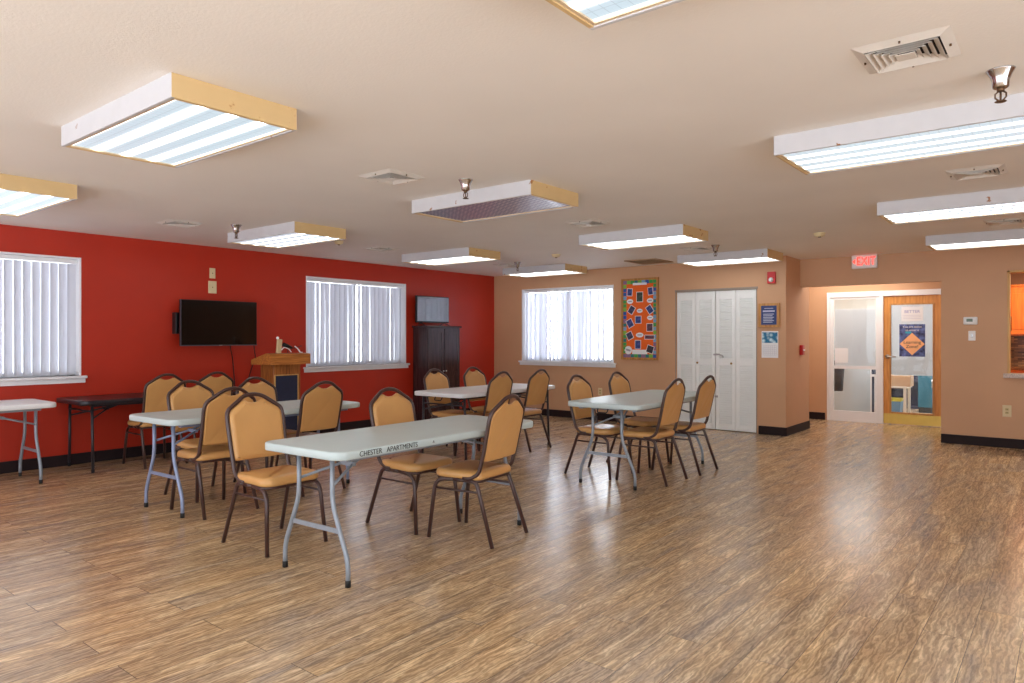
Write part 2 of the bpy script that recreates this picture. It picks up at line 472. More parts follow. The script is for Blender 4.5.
# windows: frame, sill, glass; vertical blinds are things of their own
def window(n, axis, face, u0, u1, sign):
    """sign: direction from the wall face towards the outside"""
    z0, z1 = WZ
    root = bpy.data.objects.new('window_%d' % n, None); COL.objects.link(root); struct(root)
    def bx(mb, d0, d1, a0, a1, c0, c1, bev=0.003):
        d0, d1 = sorted((face + sign*d0, face + sign*d1))
        if axis == 'y': mb.box(d0, d1, a0, a1, c0, c1, bev, 1)
        else: mb.box(a0, a1, d0, d1, c0, c1, bev, 1)
    f = MB(); t = 0.022
    bx(f, -0.006, 0.16, u0, u0+t, z0, z1); bx(f, -0.006, 0.16, u1-t, u1, z0, z1)
    bx(f, -0.005, 0.159, u0+t-0.001, u1-t+0.001, z1-t, z1-0.001)
    um = (u0+u1)/2
    bx(f, 0.11, 0.15, um-0.03, um+0.03, z0, z1); bx(f, 0.11, 0.15, u0, u1, z0, z0+0.05); bx(f, 0.11, 0.15, u0, u1, z1-0.06, z1-t)
    bx(f, 0.11, 0.15, u0+t, u0+0.06, z0, z1); bx(f, 0.11, 0.15, u1-0.06, u1-t, z0, z1)
    f.build('window_frame', M['trimwhite'], root)
    s = MB(); bx(s, -0.05, 0.16, u0-0.045, u1+0.045, z0-0.028, z0, 0.006); bx(s, -0.022, 0.0, u0-0.035, u1+0.035, z0-0.075, z0-0.028, 0.004)
    s.build('window_sill', M['trimwhite'], root)
    g = MB(); bx(g, 0.128, 0.132, u0+0.02, u1-0.02, z0+0.03, z1-0.03, 0)
    g.build('glass_pane', M['glass'], root)
    return root

def blind(axis, face, u0, u1, sign, label, angles):
    z0, z1 = WZ[0] + 0.012, WZ[1] - 0.024
    c = (face + sign*0.055)
    um = (u0+u1)/2
    root = thing('vertical_blind', label, 'blind', (c, um, z0) if axis == 'y' else (um, c, z0), R(90) if axis == 'y' else 0.0,)
    # local: x along the window, y depth
    hw = (u1-u0)/2 - 0.026
    hr = MB(); hr.box(-hw, hw, -0.022, 0.022, z1-z0-0.04, z1-z0, 0.004)
    hr.build('headrail', M['trimwhite'], root)
    n = len(angles); pitch = 2*(hw-0.045)/(n-1)
    for i, a in enumerate(angles):
        v = MB(); w = 0.089; K = 6; r = 0.006
        ring_f, ring_b = [], []
        lean = random.uniform(-0.004, 0.004)
        pts = [(-w/2 + w*k/K, 0.009*(1-(2*k/K-1)**2)) for k in range(K+1)]
        ring = [(x, y) for x, y in pts] + [(x, y+0.0012) for x, y in reversed(pts)]
        v.loft([[(x+lean, y, 0.0) for x, y in ring], [(x, y, z1-z0-0.045) for x, y in ring]], smooth=False)
        v.build('vane', M['vane'], root, (-hw+0.045 + pitch*i, 0, 0), (0, 0, a))
    return root
random.seed(11)
def angs(n, base, jit, odd=()):
    a = [R(base + random.uniform(-jit, jit)) for _ in range(n)]
    for i, v in odd: a[i] = R(v)
    return a
window(1, 'y', XL, *W1, -1); window(2, 'y', XL, *W2, -1); window(3, 'x', YB, *W3, 1)
blind('y', XL, *W1, -1, 'grey-white vertical blind in the red wall window left of the wall-mounted television', angs(22, 15, 3, [(4, 8), (9, 10), (13, 24), (15, 27), (16, 22)]))
blind('y', XL, *W2, -1, 'grey-white vertical blind in the red wall window between lectern and dark cabinet', angs(22, 6, 4, [(10, 30), (11, 24), (21, 34), (2, 16)]))
blind('x', YB, *W3, 1, 'sunlit white vertical blind in the beige wall window left of the bulletin board', angs(22, -12, 14, [(3, 20), (4, 24), (10, 18), (17, -40), (20, -44), (21, -50)]))

# ------------------------------------------------------------------ closet bifold doors
cd = struct(bpy.data.objects.new('door_2', None)); COL.objects.link(cd)
cd.location = (-4.03, YB+0.02, 0)
LW = 1.2/4
for i in range(4):
    x0 = -0.6 + LW*i + (0.003 if i != 2 else 0.006); x1 = -0.6 + LW*(i+1) - (0.003 if i != 1 else 0.006)
    q = MB(); t = 0.03; st = 0.052
    q.box(x0, x0+st, 0, t, 0.012, 2.005, 0.003, 1); q.box(x1-st, x1, 0, t, 0.012, 2.005, 0.003, 1)
    for a, b_ in ((0.012, 0.09), (0.935, 1.03), (1.885, 2.005)): q.box(x0+st, x1-st, 0.002, t, a, b_)
    q.box(x0+st, x1-st, t-0.004, t, 0.09, 1.885)
    for a, b_ in ((0.09, 0.935), (1.03, 1.885)):
        nn = 26
        for k in range(nn):
            zc = a + (b_-a)*(k+0.5)/nn
            q.obox(((x0+x1)/2, 0.012, zc), (x1-x0-2*st+0.002, 0.006, 0.036), (R(-38), 0, 0))
    leaf = q.build('door_leaf', M['closetwhite'], cd)
    if i in (1, 2):
        xk = x1-0.13 if i == 1 else x1-0.055
        if i == 1: xk = x0+0.03
        MB().lathe([(0.006, 0), (0.006, -0.012), (0.014, -0.016), (0.016, -0.024), (0.010, -0.030)], (0, 0, 0), 14, 'y').build('knob', M['brassknob'], leaf, (xk-0.0, 0, 0.965))
    if i == 2:
        b = MB(); b.box(x0-0.035, x0+0.02, -0.014, -0.002, 1.075, 1.10, 0.003, 1)
        b.tube([(x0+0.01, -0.02, 1.09), (x0+0.06, -0.026, 1.092), (x0+0.105, -0.024, 1.07), (x0+0.12, -0.02, 1.045)], 0.012, 8)
        b.build('latch', M['brushed'], leaf)
        b = MB(); b.box(x0-0.012, x0+0.035, -0.016, -0.002, 0.47, 0.50, 0.003, 1); b.build('bolt', M['brushed'], leaf)
tr = MB(); tr.box(-4.65, -3.41, YB-0.004, YB+0.06, 2.008, 2.04); tr.box(-4.642, -4.632, YB-0.006, YB+0.06, 0, 2.03); tr.box(-3.432, -3.42, YB-0.006, YB+0.06, 0, 2.03)
struct(tr.build('trim_1', mat('closet_track', (150, 136, 122), 0.4)))
struct(MB().box(-4.78, XC-0.12, YB+0.09, YB+0.10, 0, H).build('wall_closet_inside', M['offwhite']))

# ------------------------------------------------------------------ alcove door, sidelight
def pos(o, x, y, z): o.location = (x, y, z); return o
fr = MB(); y0, y1 = YD-0.025, YD+0.10
fr.box(SL[0], SL[0]+0.045, y0, y1, 0, 2.055, 0.004, 1)
fr.box(-2.345, -2.29, y0, y1, 0, 2.055, 0.004, 1)
fr.box(-1.42, -1.375, y0, y1, 0, 2.055, 0.004, 1)
fr.box(SL[0]+0.044, -2.344, y0+0.001, y1-0.001, 1.975, 2.054); fr.box(-2.291, -1.419, y0+0.001, y1-0.001, 1.975, 2.054)
struct(fr.build('trim_2', M['trimwhite']))
sd = struct(bpy.data.objects.new('window_4', None)); COL.objects.link(sd); sd.location = (-2.705, YD, 0)
f = MB(); y0, y1 = -0.005, 0.045; w = 0.358
f.box(-w, -w+0.05, y0, y1, 0, 1.975, 0.004, 1); f.box(w-0.05, w, y0, y1, 0, 1.975, 0.004, 1)
e = w-0.049
f.box(-e, e, y0+0.001, y1-0.001, 0, 0.165); f.box(-e, e, y0+0.001, y1-0.001, 0.835, 0.885); f.box(-e, e, y0+0.001, y1-0.001, 1.94, 1.974)
f.build('window_frame', M['trimwhite'], sd)
MB().box(-w+0.04, w-0.04, 0.018, 0.022, 0.16, 0.84).build('glass_pane', M['glass'], sd)
MB().box(-w+0.04, w-0.04, 0.018, 0.022, 0.88, 1.95).build('glass_pane', M['glass'], sd)
tag(MB().box(-3.0, -2.41, YD+0.028, YD+0.031, 0.885, 1.79).build('paper_sheet', M['film']), 'large pale paper covering the upper pane of the white sidelight', 'paper')
tag(MB().box(-2.995, -2.80, YD+0.0135, YD+0.0165, 0.93, 1.165).build('notice', M['paper']), 'small white notice taped low on the upper pane of the sidelight', 'notice')

door = struct(bpy.data.objects.new('door_1', None)); COL.objects.link(door); door.location = ((DR[0]+DR[1])/2, YD+0.01, 0)
w = (DR[1]-DR[0])/2; d = MB()
gx0, gx1, gz0, gz1 = -2.19-door.location.x, -1.63-door.location.x, 0.19, 1.835
d.box(-w, gx0, 0, 0.044, 0.01, 1.97, 0.002, 1); d.box(gx1, w, 0, 0.044, 0.01, 1.97, 0.002, 1)
d.box(gx0, gx1, 0, 0.044, 0.01, gz0); d.box(gx0, gx1, 0, 0.044, gz1, 1.97)
d.build('door_panel', M['oak'], door)
g = MB()
for q in ((gx0-0.018, gx0+0.004, gz0, gz1), (gx1-0.004, gx1+0.018, gz0, gz1), (gx0-0.018, gx1+0.018, gz1-0.004, gz1+0.018), (gx0-0.018, gx1+0.018, gz0-0.018, gz0+0.004)):
    g.box(q[0], q[1], -0.009, 0.0, q[2], q[3], 0.002, 1)
g.build('glass_stop', M['frameoak'], door)
MB().box(gx0, gx1, 0.02, 0.024, gz0, gz1).build('glass_pane', M['glass'], door)
MB().box(-w+0.01, w-0.01, -0.004, -0.0005, 0.015, 0.165).build('kick_plate', M['brass'], door)
h = MB(); h.lathe([(0.034, 0), (0.034, -0.008), (0.014, -0.014), (0.012, -0.045)], (0, 0, 0), 18, 'y')
h.tube(fillet([(0, -0.045, 0), (0.03, -0.05, 0.0), (0.12, -0.045, -0.004)], 0.02), 0.010, 10)
h.sphere((0, -0.045, 0), 0.014)
h.build('handle', M['brushed'], door, (-w+0.065, 0, 1.04))
MB().box(-2.19, -1.63, YD+0.036, YD+0.039, 0.76, 1.83).build('paper_sheet', M['film'])
tag(bpy.data.objects['paper_sheet.001'], 'white paper covering the upper glass of the oak door', 'paper')
# poster and notice taped to the outside of the glass
yg = YD+0.026
p = thing('poster', 'navy poster with an orange diamond taped to the oak door glass', 'poster', (-1.905, yg, 1.29))
m_blue, nt, b = base_mat('mottled_navy_print'); n = nt.nodes.new('ShaderNodeTexNoise'); n.inputs['Scale'].default_value = 16; n.inputs['Detail'].default_value = 6
r = nt.nodes.new('ShaderNodeValToRGB'); r.color_ramp.elements[0].position = 0.35; r.color_ramp.elements[0].color = lin((36, 36, 74)); r.color_ramp.elements[1].position = 0.7; r.color_ramp.elements[1].color = lin((112, 132, 200))
tc = nt.nodes.new('ShaderNodeTexCoord'); nt.links.new(tc.outputs['Object'], n.inputs['Vector']); nt.links.new(n.outputs['Fac'], r.inputs['Fac']); nt.links.new(r.outputs['Color'], b.inputs['Base Color']); M['navyprint'] = m_blue
MB().box(-0.172, 0.172, -0.002, 0.0, -0.245, 0.245).build('sheet', M['navyprint'], p)
q = MB(); q.bm.faces.new([q.bm.verts.new(v) for v in ((-0.168, -0.003, -0.055), (0, -0.003, -0.225), (0.168, -0.003, -0.055), (0, -0.003, 0.115))])
q.build('diamond', mat('orange_diamond_print', (252, 190, 136), 0.6), p)
M['darkink'] = mat('dark_print', (70, 44, 56), 0.6)
text('lettering', 'Learning', 0.068, M['darkink'], p, (0, -0.004, -0.03), FACE_Y)
text('lettering', 'Zone!', 0.068, M['darkink'], p, (0, -0.004, -0.095), FACE_Y)
text('lettering', 'You are about', 0.044, M['paper'], p, (0, -0.004, 0.205), FACE_Y)
text('lettering', 'to enter a', 0.044, M['paper'], p, (0, -0.004, 0.155), FACE_Y)
MB().box(-0.09, -0.01, -0.0035, -0.002, 0.105, 0.135).build('teal_patch', mat('teal_print', (60, 170, 200), 0.6), p)
p = thing('notice', 'white notice headed BETTER taped above the navy poster on the oak door', 'notice', (-1.905, yg, 1.69))
MB().box(-0.145, 0.145, -0.002, 0.0, -0.11, 0.11).build('sheet', M['paper'], p)
text('lettering', 'BETTER', 0.062, mat('lilac_print', (150, 150, 200), 0.6), p, (0, -0.003, 0.035), FACE_Y)
q = MB()
for zz in (-0.02, -0.045, -0.07): q.box(-0.12, 0.12, -0.003, -0.002, zz-0.003, zz+0.003)
q.build('text_lines', mat('faint_print', (206, 206, 222), 0.6), p)

# room behind the glass
struct(MB().box(-4.9, XR, 15.4, 15.5, 0, H).build('wall_office', M['offwhite']))
ow = MB(); ow.box(-4.9, -4.8, YD+0.12, 15.4, 0, H); ow.box(-1.2, -1.1, YD+0.12, 15.4, 0, H)
struct(ow.build('wall_office_side', mat('office_wall_blue_grey', (188, 198, 206), 0.6, var=0.02)))
o = thing('partition_panel', 'pale blue-grey panel standing behind the lower pane of the sidelight', 'panel', (-2.98, 12.85, 0))
MB().box(-0.36, 0.36, 0, 0.035, 0.02, 1.5, 0.006).build('panel', mat('pale_blue_panel', (196, 208, 218), 0.4, var=0.02), o)
MB().box(0.355, 0.385, -0.006, 0.041, 0.0, 1.52, 0.004).build('edge_strip', M['brushed'], o)
MB().box(-0.30, -0.24, -0.02, 0.055, 0.0, 0.03, 0.004).build('foot', M['dark_steel'], o); MB().box(0.24, 0.30, -0.02, 0.055, 0.0, 0.03, 0.004).build('foot', M['dark_steel'], o)
o = thing('rolled_banner', 'navy and white printed banner standing behind the sidelight by the door', 'banner', (-2.47, 12.5, 0))
MB().box(-0.10, 0.12, 0, 0.02, 0.02, 0.88, 0.003).build('sheet', M['paper'], o)
q = MB(); q.box(-0.075, -0.04, -0.003, 0, 0.05, 0.70); q.box(-0.08, 0.07, -0.003, 0, 0.74, 0.83); q.box(0.02, 0.04, -0.003, 0, 0.64, 0.68); q.box(0.02, 0.04, -0.003, 0, 0.58, 0.61)
q.build('printed_stripes', M['navy'], o); MB().box(-0.11, 0.13, -0.03, 0.05, 0, 0.025, 0.004).build('foot', M['dark_steel'], o)
o = thing('jacket', 'dark grey jacket hanging behind the left edge of the sidelight', 'jacket', (-3.02, 12.45, 0.45))
q = MB(); q.loft([[(x, y, z) for x, y in ((-0.10*k, -0.05), (0.045*k, -0.06), (0.055*k, 0.04), (-0.10*k, 0.05))] for z, k in ((0.0, 0.8), (0.2, 0.95), (0.38, 1.2), (0.5, 1.1))])
q.build('body', mat('dark_grey_cloth', (70, 70, 74), 0.9, var=0.2, vscale=12), o)
# office table with clutter under and on it
o = thing('office_table', 'small white table holding a cardboard box behind the oak door glass', 'table', (-2.28, 12.85, 0))
MB().box(-0.32, 0.22, -0.22, 0.22, 0.52, 0.55, 0.006).build('tabletop', M['offwhite'], o)
for sx in (-0.28, 0.18):
    for sy in (-0.18, 0.18): MB().box(sx-0.02, sx+0.02, sy-0.02, sy+0.02, 0, 0.52, 0.004).build('leg', M['offwhite'], o)
o = thing('cardboard_box', 'open cardboard box on the small white table behind the door', 'box', (-2.16, 12.80, 0.55))
q = MB(); q.box(-0.24, 0.14, -0.15, 0.15, 0, 0.17, 0.004); q.build('carton', mat('cardboard', (206, 176, 146), 0.8, var=0.04), o)
q = MB(); q.obox((-0.03, -0.02, 0.21), (0.26, 0.20, 0.012), (R(16), R(8), R(10))); q.obox((0.0, 0.0, 0.19), (0.26, 0.2, 0.012), (R(4), R(-6), R(4))); q.build('papers', M['paper'], o)
o = thing('storage_tub', 'blue storage tub with a yellow lid under the small white table', 'tub', (-2.32, 12.85, 0))
q = MB(); q.loft([[(sx*k, sy*k*0.9, z) for sx, sy in ((-0.15, -0.15), (0.15, -0.15), (0.15, 0.15), (-0.15, 0.15))] for z, k in ((0.0, 0.85), (0.30, 1.0))], False)
q.build('tub_body', mat('blue_tub', (110, 160, 206), 0.3), o); MB().box(-0.16, 0.16, -0.145, 0.145, 0.30, 0.345, 0.008).build('lid', mat('yellow_lid', (226, 220, 90), 0.4), o)
o = thing('file_cabinet', 'teal cabinet against the far wall of the back room', 'cabinet', (-2.02, 14.2, 0))
MB().box(-0.13, 0.13, 0, 0.4, 0.10, 0.80, 0.006).build('body', mat('teal_cabinet', (12, 84, 104), 0.5), o)
MB().box(-0.12, 0.12, 0.02, 0.38, 0, 0.1).build('plinth', M['black'], o)
MB().tube([(0.09, -0.015, 0.45), (0.09, -0.015, 0.6)], 0.008, 8).build('handle', M['brushed'], o)
o = thing('storage_locker', 'pale locker beside the teal cabinet in the back room', 'locker', (-1.72, 14.2, 0))
MB().box(-0.09, 0.09, 0, 0.4, 0.0, 1.5, 0.006).build('body', M['offwhite'], o); MB().box(-0.075, 0.075, -0.012, 0, 0.05, 1.45, 0.004).build('door', M['offwhite'], o)
o = thing('bookcase', 'dark bookcase filling the far wall of the back room', 'bookcase', (-2.1, 14.9, 0))
q = MB(); q.box(-0.85, 0.85, 0.25, 0.3, 0, 1.6); 
for zz in (0.0, 0.5, 1.0, 1.55): q.box(-0.85, 0.85, 0, 0.25, zz, zz+0.04)
q.box(-0.85, -0.81, 0, 0.3, 0, 1.6); q.box(0.81, 0.85, 0, 0.3, 0, 1.6); q.build('carcass', mat('dark_bookcase', (38, 38, 60), 0.6, var=0.2, vscale=14), o)

# ------------------------------------------------------------------ kitchen seen through the pass-through
kw = MB(); kw.box(-1.19, XR, 12.60, 12.72, 0, H); struct(kw.build('wall_kitchen', mat('kitchen_wall_paint', (120, 80, 50), 0.6)))
m_t, nt, b = base_mat('brown_mosaic_tile'); br = nt.nodes.new('ShaderNodeTexBrick'); tc = nt.nodes.new('ShaderNodeTexCoord'); mp = nt.nodes.new('ShaderNodeMapping')
mp.inputs['Rotation'].default_value = (R(90), 0, 0); nt.links.new(tc.outputs['Object'], mp.inputs['Vector']); nt.links.new(mp.outputs['Vector'], br.inputs['Vector'])
br.inputs['Scale'].default_value = 1; br.inputs['Brick Width'].default_value = 0.09; br.inputs['Row Height'].default_value = 0.024; br.inputs['Mortar Size'].default_value = 0.0025
br.inputs['Color1'].default_value = lin((60, 36, 26)); br.inputs['Color2'].default_value = lin((186, 140, 96)); br.inputs['Mortar'].default_value = lin((96, 72, 54))
nt.links.new(br.outputs['Color'], b.inputs['Base Color']); b.inputs['Roughness'].default_value = 0.2
struct(MB().box(-1.19, XR, 12.588, 12.6, 0.92, 1.36).build('wall_backsplash', m_t))
o = thing('kitchen_cabinet', 'orange wood wall cabinet with a black bow handle above the mosaic tiles', 'cabinet', (-0.55, 12.6, 1.36))
MB().box(-0.45, 1.2, -0.33, -0.001, 0, 0.70, 0.004).build('body', M['kitwood'], o)
for a, b_ in ((-0.445, -0.20), (-0.19, 0.26), (0.27, 0.72)):
    q = MB(); q.box(a, b_, -0.352, -0.332, 0.02, 0.67, 0.004)
    q.box(a+0.055, b_-0.055, -0.358, -0.35, 0.09, 0.60, 0.004)
    dd = q.build('door', M['kitwood'], o)
    zz = 0.05
    MB().tube(fillet([(a+0.045, -0.353, 0.07), (a+0.045, -0.392, 0.10), (a+0.045, -0.392, 0.24), (a+0.045, -0.353, 0.27)], 0.04), 0.008, 8).build('handle', M['black'], dd)
q = MB(); q.box(-0.46, 1.21, -0.345, -0.001, 0.70, 0.725, 0.004); q.build('cornice', M['kitwood'], o)
o = thing('kitchen_counter', 'brown kitchen base unit and worktop below the mosaic tiles', 'counter', (-0.2, 12.58, 0))
MB().box(-0.88, 1.7, -0.52, 0, 0, 0.88, 0.004).build('base_unit', M['kitwood'], o); MB().box(-0.9, 1.72, -0.55, 0, 0.88, 0.92, 0.006).build('worktop', mat('brown_granite', (110, 70, 46), 0.15, var=0.4, vscale=70), o)
pt = MB(); pt.box(-0.62, -0.595, YE-0.012, YE+0.13, 0.90, 2.14, 0.003, 1); pt.box(1.575, 1.6, YE-0.012, YE+0.13, 0.90, 2.14, 0.003, 1); pt.box(-0.62, 1.6, YE-0.012, YE+0.13, 2.115, 2.14, 0.003, 1)
struct(pt.build('trim_3', M['gold_trim']))
struct(MB().box(-0.66, 1.64, YE-0.06, YE+0.18, 0.845, 0.90, 0.008).build('trim_4', M['granite']))

# ------------------------------------------------------------------ ceiling: light boxes, vents, sprinklers, detectors
def light_box(lit=True):
    root = thing('ceiling_light', '', 'ceiling light')
    hx, hy, hh, t = 0.605, 0.305, 0.105, 0.018
    for s in (-1, 1):
        y0, y1 = sorted((s*hy, s*(hy-t)))
        MB().box(-hx, hx, y0, y1, -hh, 0, 0.002, 1).build('side_board', M['boxwhite'], root)
        x0, x1 = sorted((s*(hx+0.0005), s*(hx-t)))
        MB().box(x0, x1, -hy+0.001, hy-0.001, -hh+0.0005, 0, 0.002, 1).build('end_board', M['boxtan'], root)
    q = MB(); a = 0.032
    q.box(-hx+t, hx-t, -hy+t, -hy+a, -hh+0.004, -hh+0.014); q.box(-hx+t, hx-t, hy-a, hy-t, -hh+0.004, -hh+0.014)
    q.box(-hx+t, -hx+a, -hy+a, hy-a, -hh+0.004, -hh+0.014); q.box(hx-a, hx-t, -hy+a, hy-a, -hh+0.004, -hh+0.014)
    q.build('lens_frame', M['lip'], root)
    MB().box(-hx+a, hx-a, -hy+a, hy-a, -hh+0.010, -hh+0.016).build('lens', M['lens'] if lit else M['lens_off'], root)
    return root
CX = (-6.435, -3.575, -0.655); CY = (1.70, 4.225, 6.68, 9.10)
lights = [
 (0, 0, 'lit ceiling light box cut off by the left picture edge above the first window'),
 (1, 0, 'large lit ceiling light box nearest the camera at upper left'),
 (2, 0, 'lit ceiling light box cut off by the top picture edge'),
 (0, 1, 'lit ceiling light box above the wall-mounted television with a sprinkler at its left'),
 (2, 1, 'long lit ceiling light box at upper right beside the large chrome sprinkler'),
 (0, 2, 'lit ceiling light box near the red wall between second window and dark cabinet'),
 (1, 2, 'lit ceiling light box above the folding table set farthest right'),
 (2, 2, 'second lit light box from the front along the right side of the ceiling'),
 (0, 3, 'small far lit ceiling light box just in front of the beige wall window'),
 (1, 3, 'lit ceiling light box in front of the white louvred closet doors'),
 (2, 3, 'farthest lit light box at right, in front of the exit wall'),
]
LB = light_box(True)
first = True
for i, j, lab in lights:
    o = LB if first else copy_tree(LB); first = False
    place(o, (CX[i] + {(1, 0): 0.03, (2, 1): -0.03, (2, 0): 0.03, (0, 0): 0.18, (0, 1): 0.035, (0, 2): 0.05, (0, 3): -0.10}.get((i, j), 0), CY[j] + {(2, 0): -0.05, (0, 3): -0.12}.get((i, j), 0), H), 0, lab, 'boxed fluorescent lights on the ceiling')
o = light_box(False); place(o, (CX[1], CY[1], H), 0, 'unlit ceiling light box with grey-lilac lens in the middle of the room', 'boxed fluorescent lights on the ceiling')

def vent():
    root = thing('ceiling_vent', '', 'vent')
    h = 0.165
    q = MB()
    for a in range(4):
        t = bmesh.new()
        o_, i_ = h, h-0.038
        v = [t.verts.new(p) for p in ((-o_, -o_, 0), (o_, -o_, 0), (i_, -i_, -0.016), (-i_, -i_, -0.016))]
        t.faces.new(v)
        v2 = [t.verts.new(p) for p in ((-i_, -i_, -0.016), (i_, -i_, -0.016), (i_-0.006, -i_+0.006, 0.0), (-i_+0.006, -i_+0.006, 0.0))]
        t.faces.new(v2)
        q.add(t, Matrix.Rotation(PI/2*a, 4, 'Z'))
    q.build('frame', M['ventmetal'], root)
    q = MB()
    for s_ in (0.122, 0.099, 0.076, 0.053):
        for a in range(4):
            t = bmesh.new()
            o_, i_ = s_, s_-0.021
            pts = ((-o_, -o_, -0.021), (o_, -o_, -0.021), (i_, -i_, -0.004), (-i_, -i_, -0.004))
            A = [t.verts.new(p) for p in pts]; B = [t.verts.new((p[0]*0.985, p[1]*0.985, p[2]+0.003)) for p in pts]
            t.faces.new(A); t.faces.new(list(reversed(B)))
            for k in range(4): t.faces.new((A[k], A[(k+1) % 4], B[(k+1) % 4], B[k]))
            q.add(t, Matrix.Rotation(PI/2*a, 4, 'Z'))
    q.box(-0.034, 0.034, -0.034, 0.034, -0.021, -0.018)
    q.build('louver', M['ventmetal'], root)
    MB().box(-0.13, 0.13, -0.13, 0.13, -0.0015, -0.0005).build('duct_plate', M['ventdark'], root)  # dark plate stands in for the shade inside the duct
    q = MB()
    for a in range(4):
        x, y = [(0.146, 0), (0, 0.146), (-0.146, 0), (0, -0.146)][a]
        q.lathe([(0.004, -0.016), (0.004, -0.008)], (x, y, 0), 8)
    q.build('screw', M['bronze'], root)
    return root
VT = vent(); first = True
for x, y, lab in [
 (-0.505, 3.08, 'large square ceiling vent at upper right near the chrome sprinkler'),
 (-0.505, 5.60, 'square ceiling vent at right between the first two right-hand light boxes'),
 (-0.505, 8.12, 'far square ceiling vent at right just before the farthest right light box'),
 (-3.66, 3.25, 'square ceiling vent in front of the unlit light box'),
 (-3.65, 5.73, 'square ceiling vent just beyond the unlit light box'),
 (-3.65, 8.20, 'square ceiling vent by the sprinkler in front of the closet light box'),
 (-6.73, 3.29, 'square ceiling vent near the red wall above the television, left of the light box'),
 (-6.70, 5.77, 'square ceiling vent near the red wall above the second window'),
 (-6.70, 8.25, 'square ceiling vent farthest away, near the red and beige corner')]:
    o = VT if first else copy_tree(VT); first = False
    place(o, (x, y, H), 0, lab, 'square vents in the ceiling')
o = thing('return_grille', 'tan flat return air grille on the ceiling before the beige wall', 'grille', (-4.80, 9.17, H))
q = MB(); q.box(-0.25, 0.25, -0.28, -0.25, -0.012, 0); q.box(-0.25, 0.25, 0.25, 0.28, -0.012, 0); q.box(-0.25, -0.22, -0.25, 0.25, -0.012, 0); q.box(0.22, 0.25, -0.25, 0.25, -0.012, 0)
q.build('frame', M['venttan'], o)
q = MB()
for k in range(24): q.obox((-0.21+0.42*k/23, 0, -0.006), (0.012, 0.5, 0.002), (0, R(35), 0))
q.build('fins', M['venttan'], o); MB().box(-0.22, 0.22, -0.25, 0.25, -0.002, -0.0005).build('duct_plate', mat('grille_filter', (120, 92, 66), 0.9), o)

def sprinkler():
    root = thing('sprinkler', '', 'sprinkler')
    MB().lathe([(0.052, 0.0), (0.050, -0.004), (0.040, -0.022), (0.031, -0.045), (0.029, -0.072), (0.024, -0.076)], (0, 0, 0), 24).build('escutcheon', M['chrome'], root)
    q = MB(); q.lathe([(0.014, -0.07), (0.014, -0.088), (0.010, -0.09)], (0, 0, 0), 12)
    ring = [(0.019*math.cos(t), 0, -0.108 + 0.021*math.sin(t)) for t in [R(-250 + 320*k/16) for k in range(17)]]
    q.tube([(0.008, 0, -0.088), (0.019, 0, -0.098), (0.019, 0, -0.114), (0.006, 0, -0.128)], 0.0035, 6)
    q.tube([(-0.008, 0, -0.088), (-0.019, 0, -0.098), (-0.019, 0, -0.114), (-0.006, 0, -0.128)], 0.0035, 6)
    q.lathe([(0.004, -0.125), (0.004, -0.092)], (0, 0, 0), 8)
    q.build('frame_arms', M['bronze'], root)
    MB().lathe([(0.006, -0.126), (0.022, -0.130), (0.020, -0.1325)], (0, 0, 0), 16).build('deflector', M['bronze'], root)
    return root
SP = sprinkler(); first = True
for x, y, lab in [(-0.235, 3.535, 'large chrome fire sprinkler at upper right by the long light box'), (-3.335, 3.645, 'chrome fire sprinkler in front of the unlit light box'),
                  (-6.42, 3.685, 'chrome fire sprinkler at the left end of the light box above the television'), (-3.35, 8.09, 'chrome fire sprinkler in front of the closet doors light box'),
                  (-6.37, 8.09, 'small far fire sprinkler at the right end of the light box near the dark cabinet')]:
    o = SP if first else copy_tree(SP); first = False
    place(o, (x, y, H), 0, lab, 'fire sprinklers on the ceiling')
def detector(x, y, r, label):
    o = thing('smoke_detector', label, 'smoke detector', (x, y, H))
    MB().lathe([(r*1.1, 0), (r*1.1, -0.008), (r, -0.012), (r*0.9, -0.03), (r*0.5, -0.04)], (0, 0, 0), 20).build('housing', M['cream'], o)
    MB().lathe([(r*0.3, -0.040), (r*0.3, -0.046), (r*0.2, -0.048)], (0, 0, 0), 12).build('sensor', M['bronze'], o)
detector(-2.10, 7.84, 0.055, 'tan smoke detector on the ceiling near the exit sign')
detector(-5.38, 7.66, 0.055, 'tan smoke detector on the ceiling left of the light box over the right table')
detector(-6.58, 5.04, 0.05, 'tan smoke detector just behind the light box above the television')

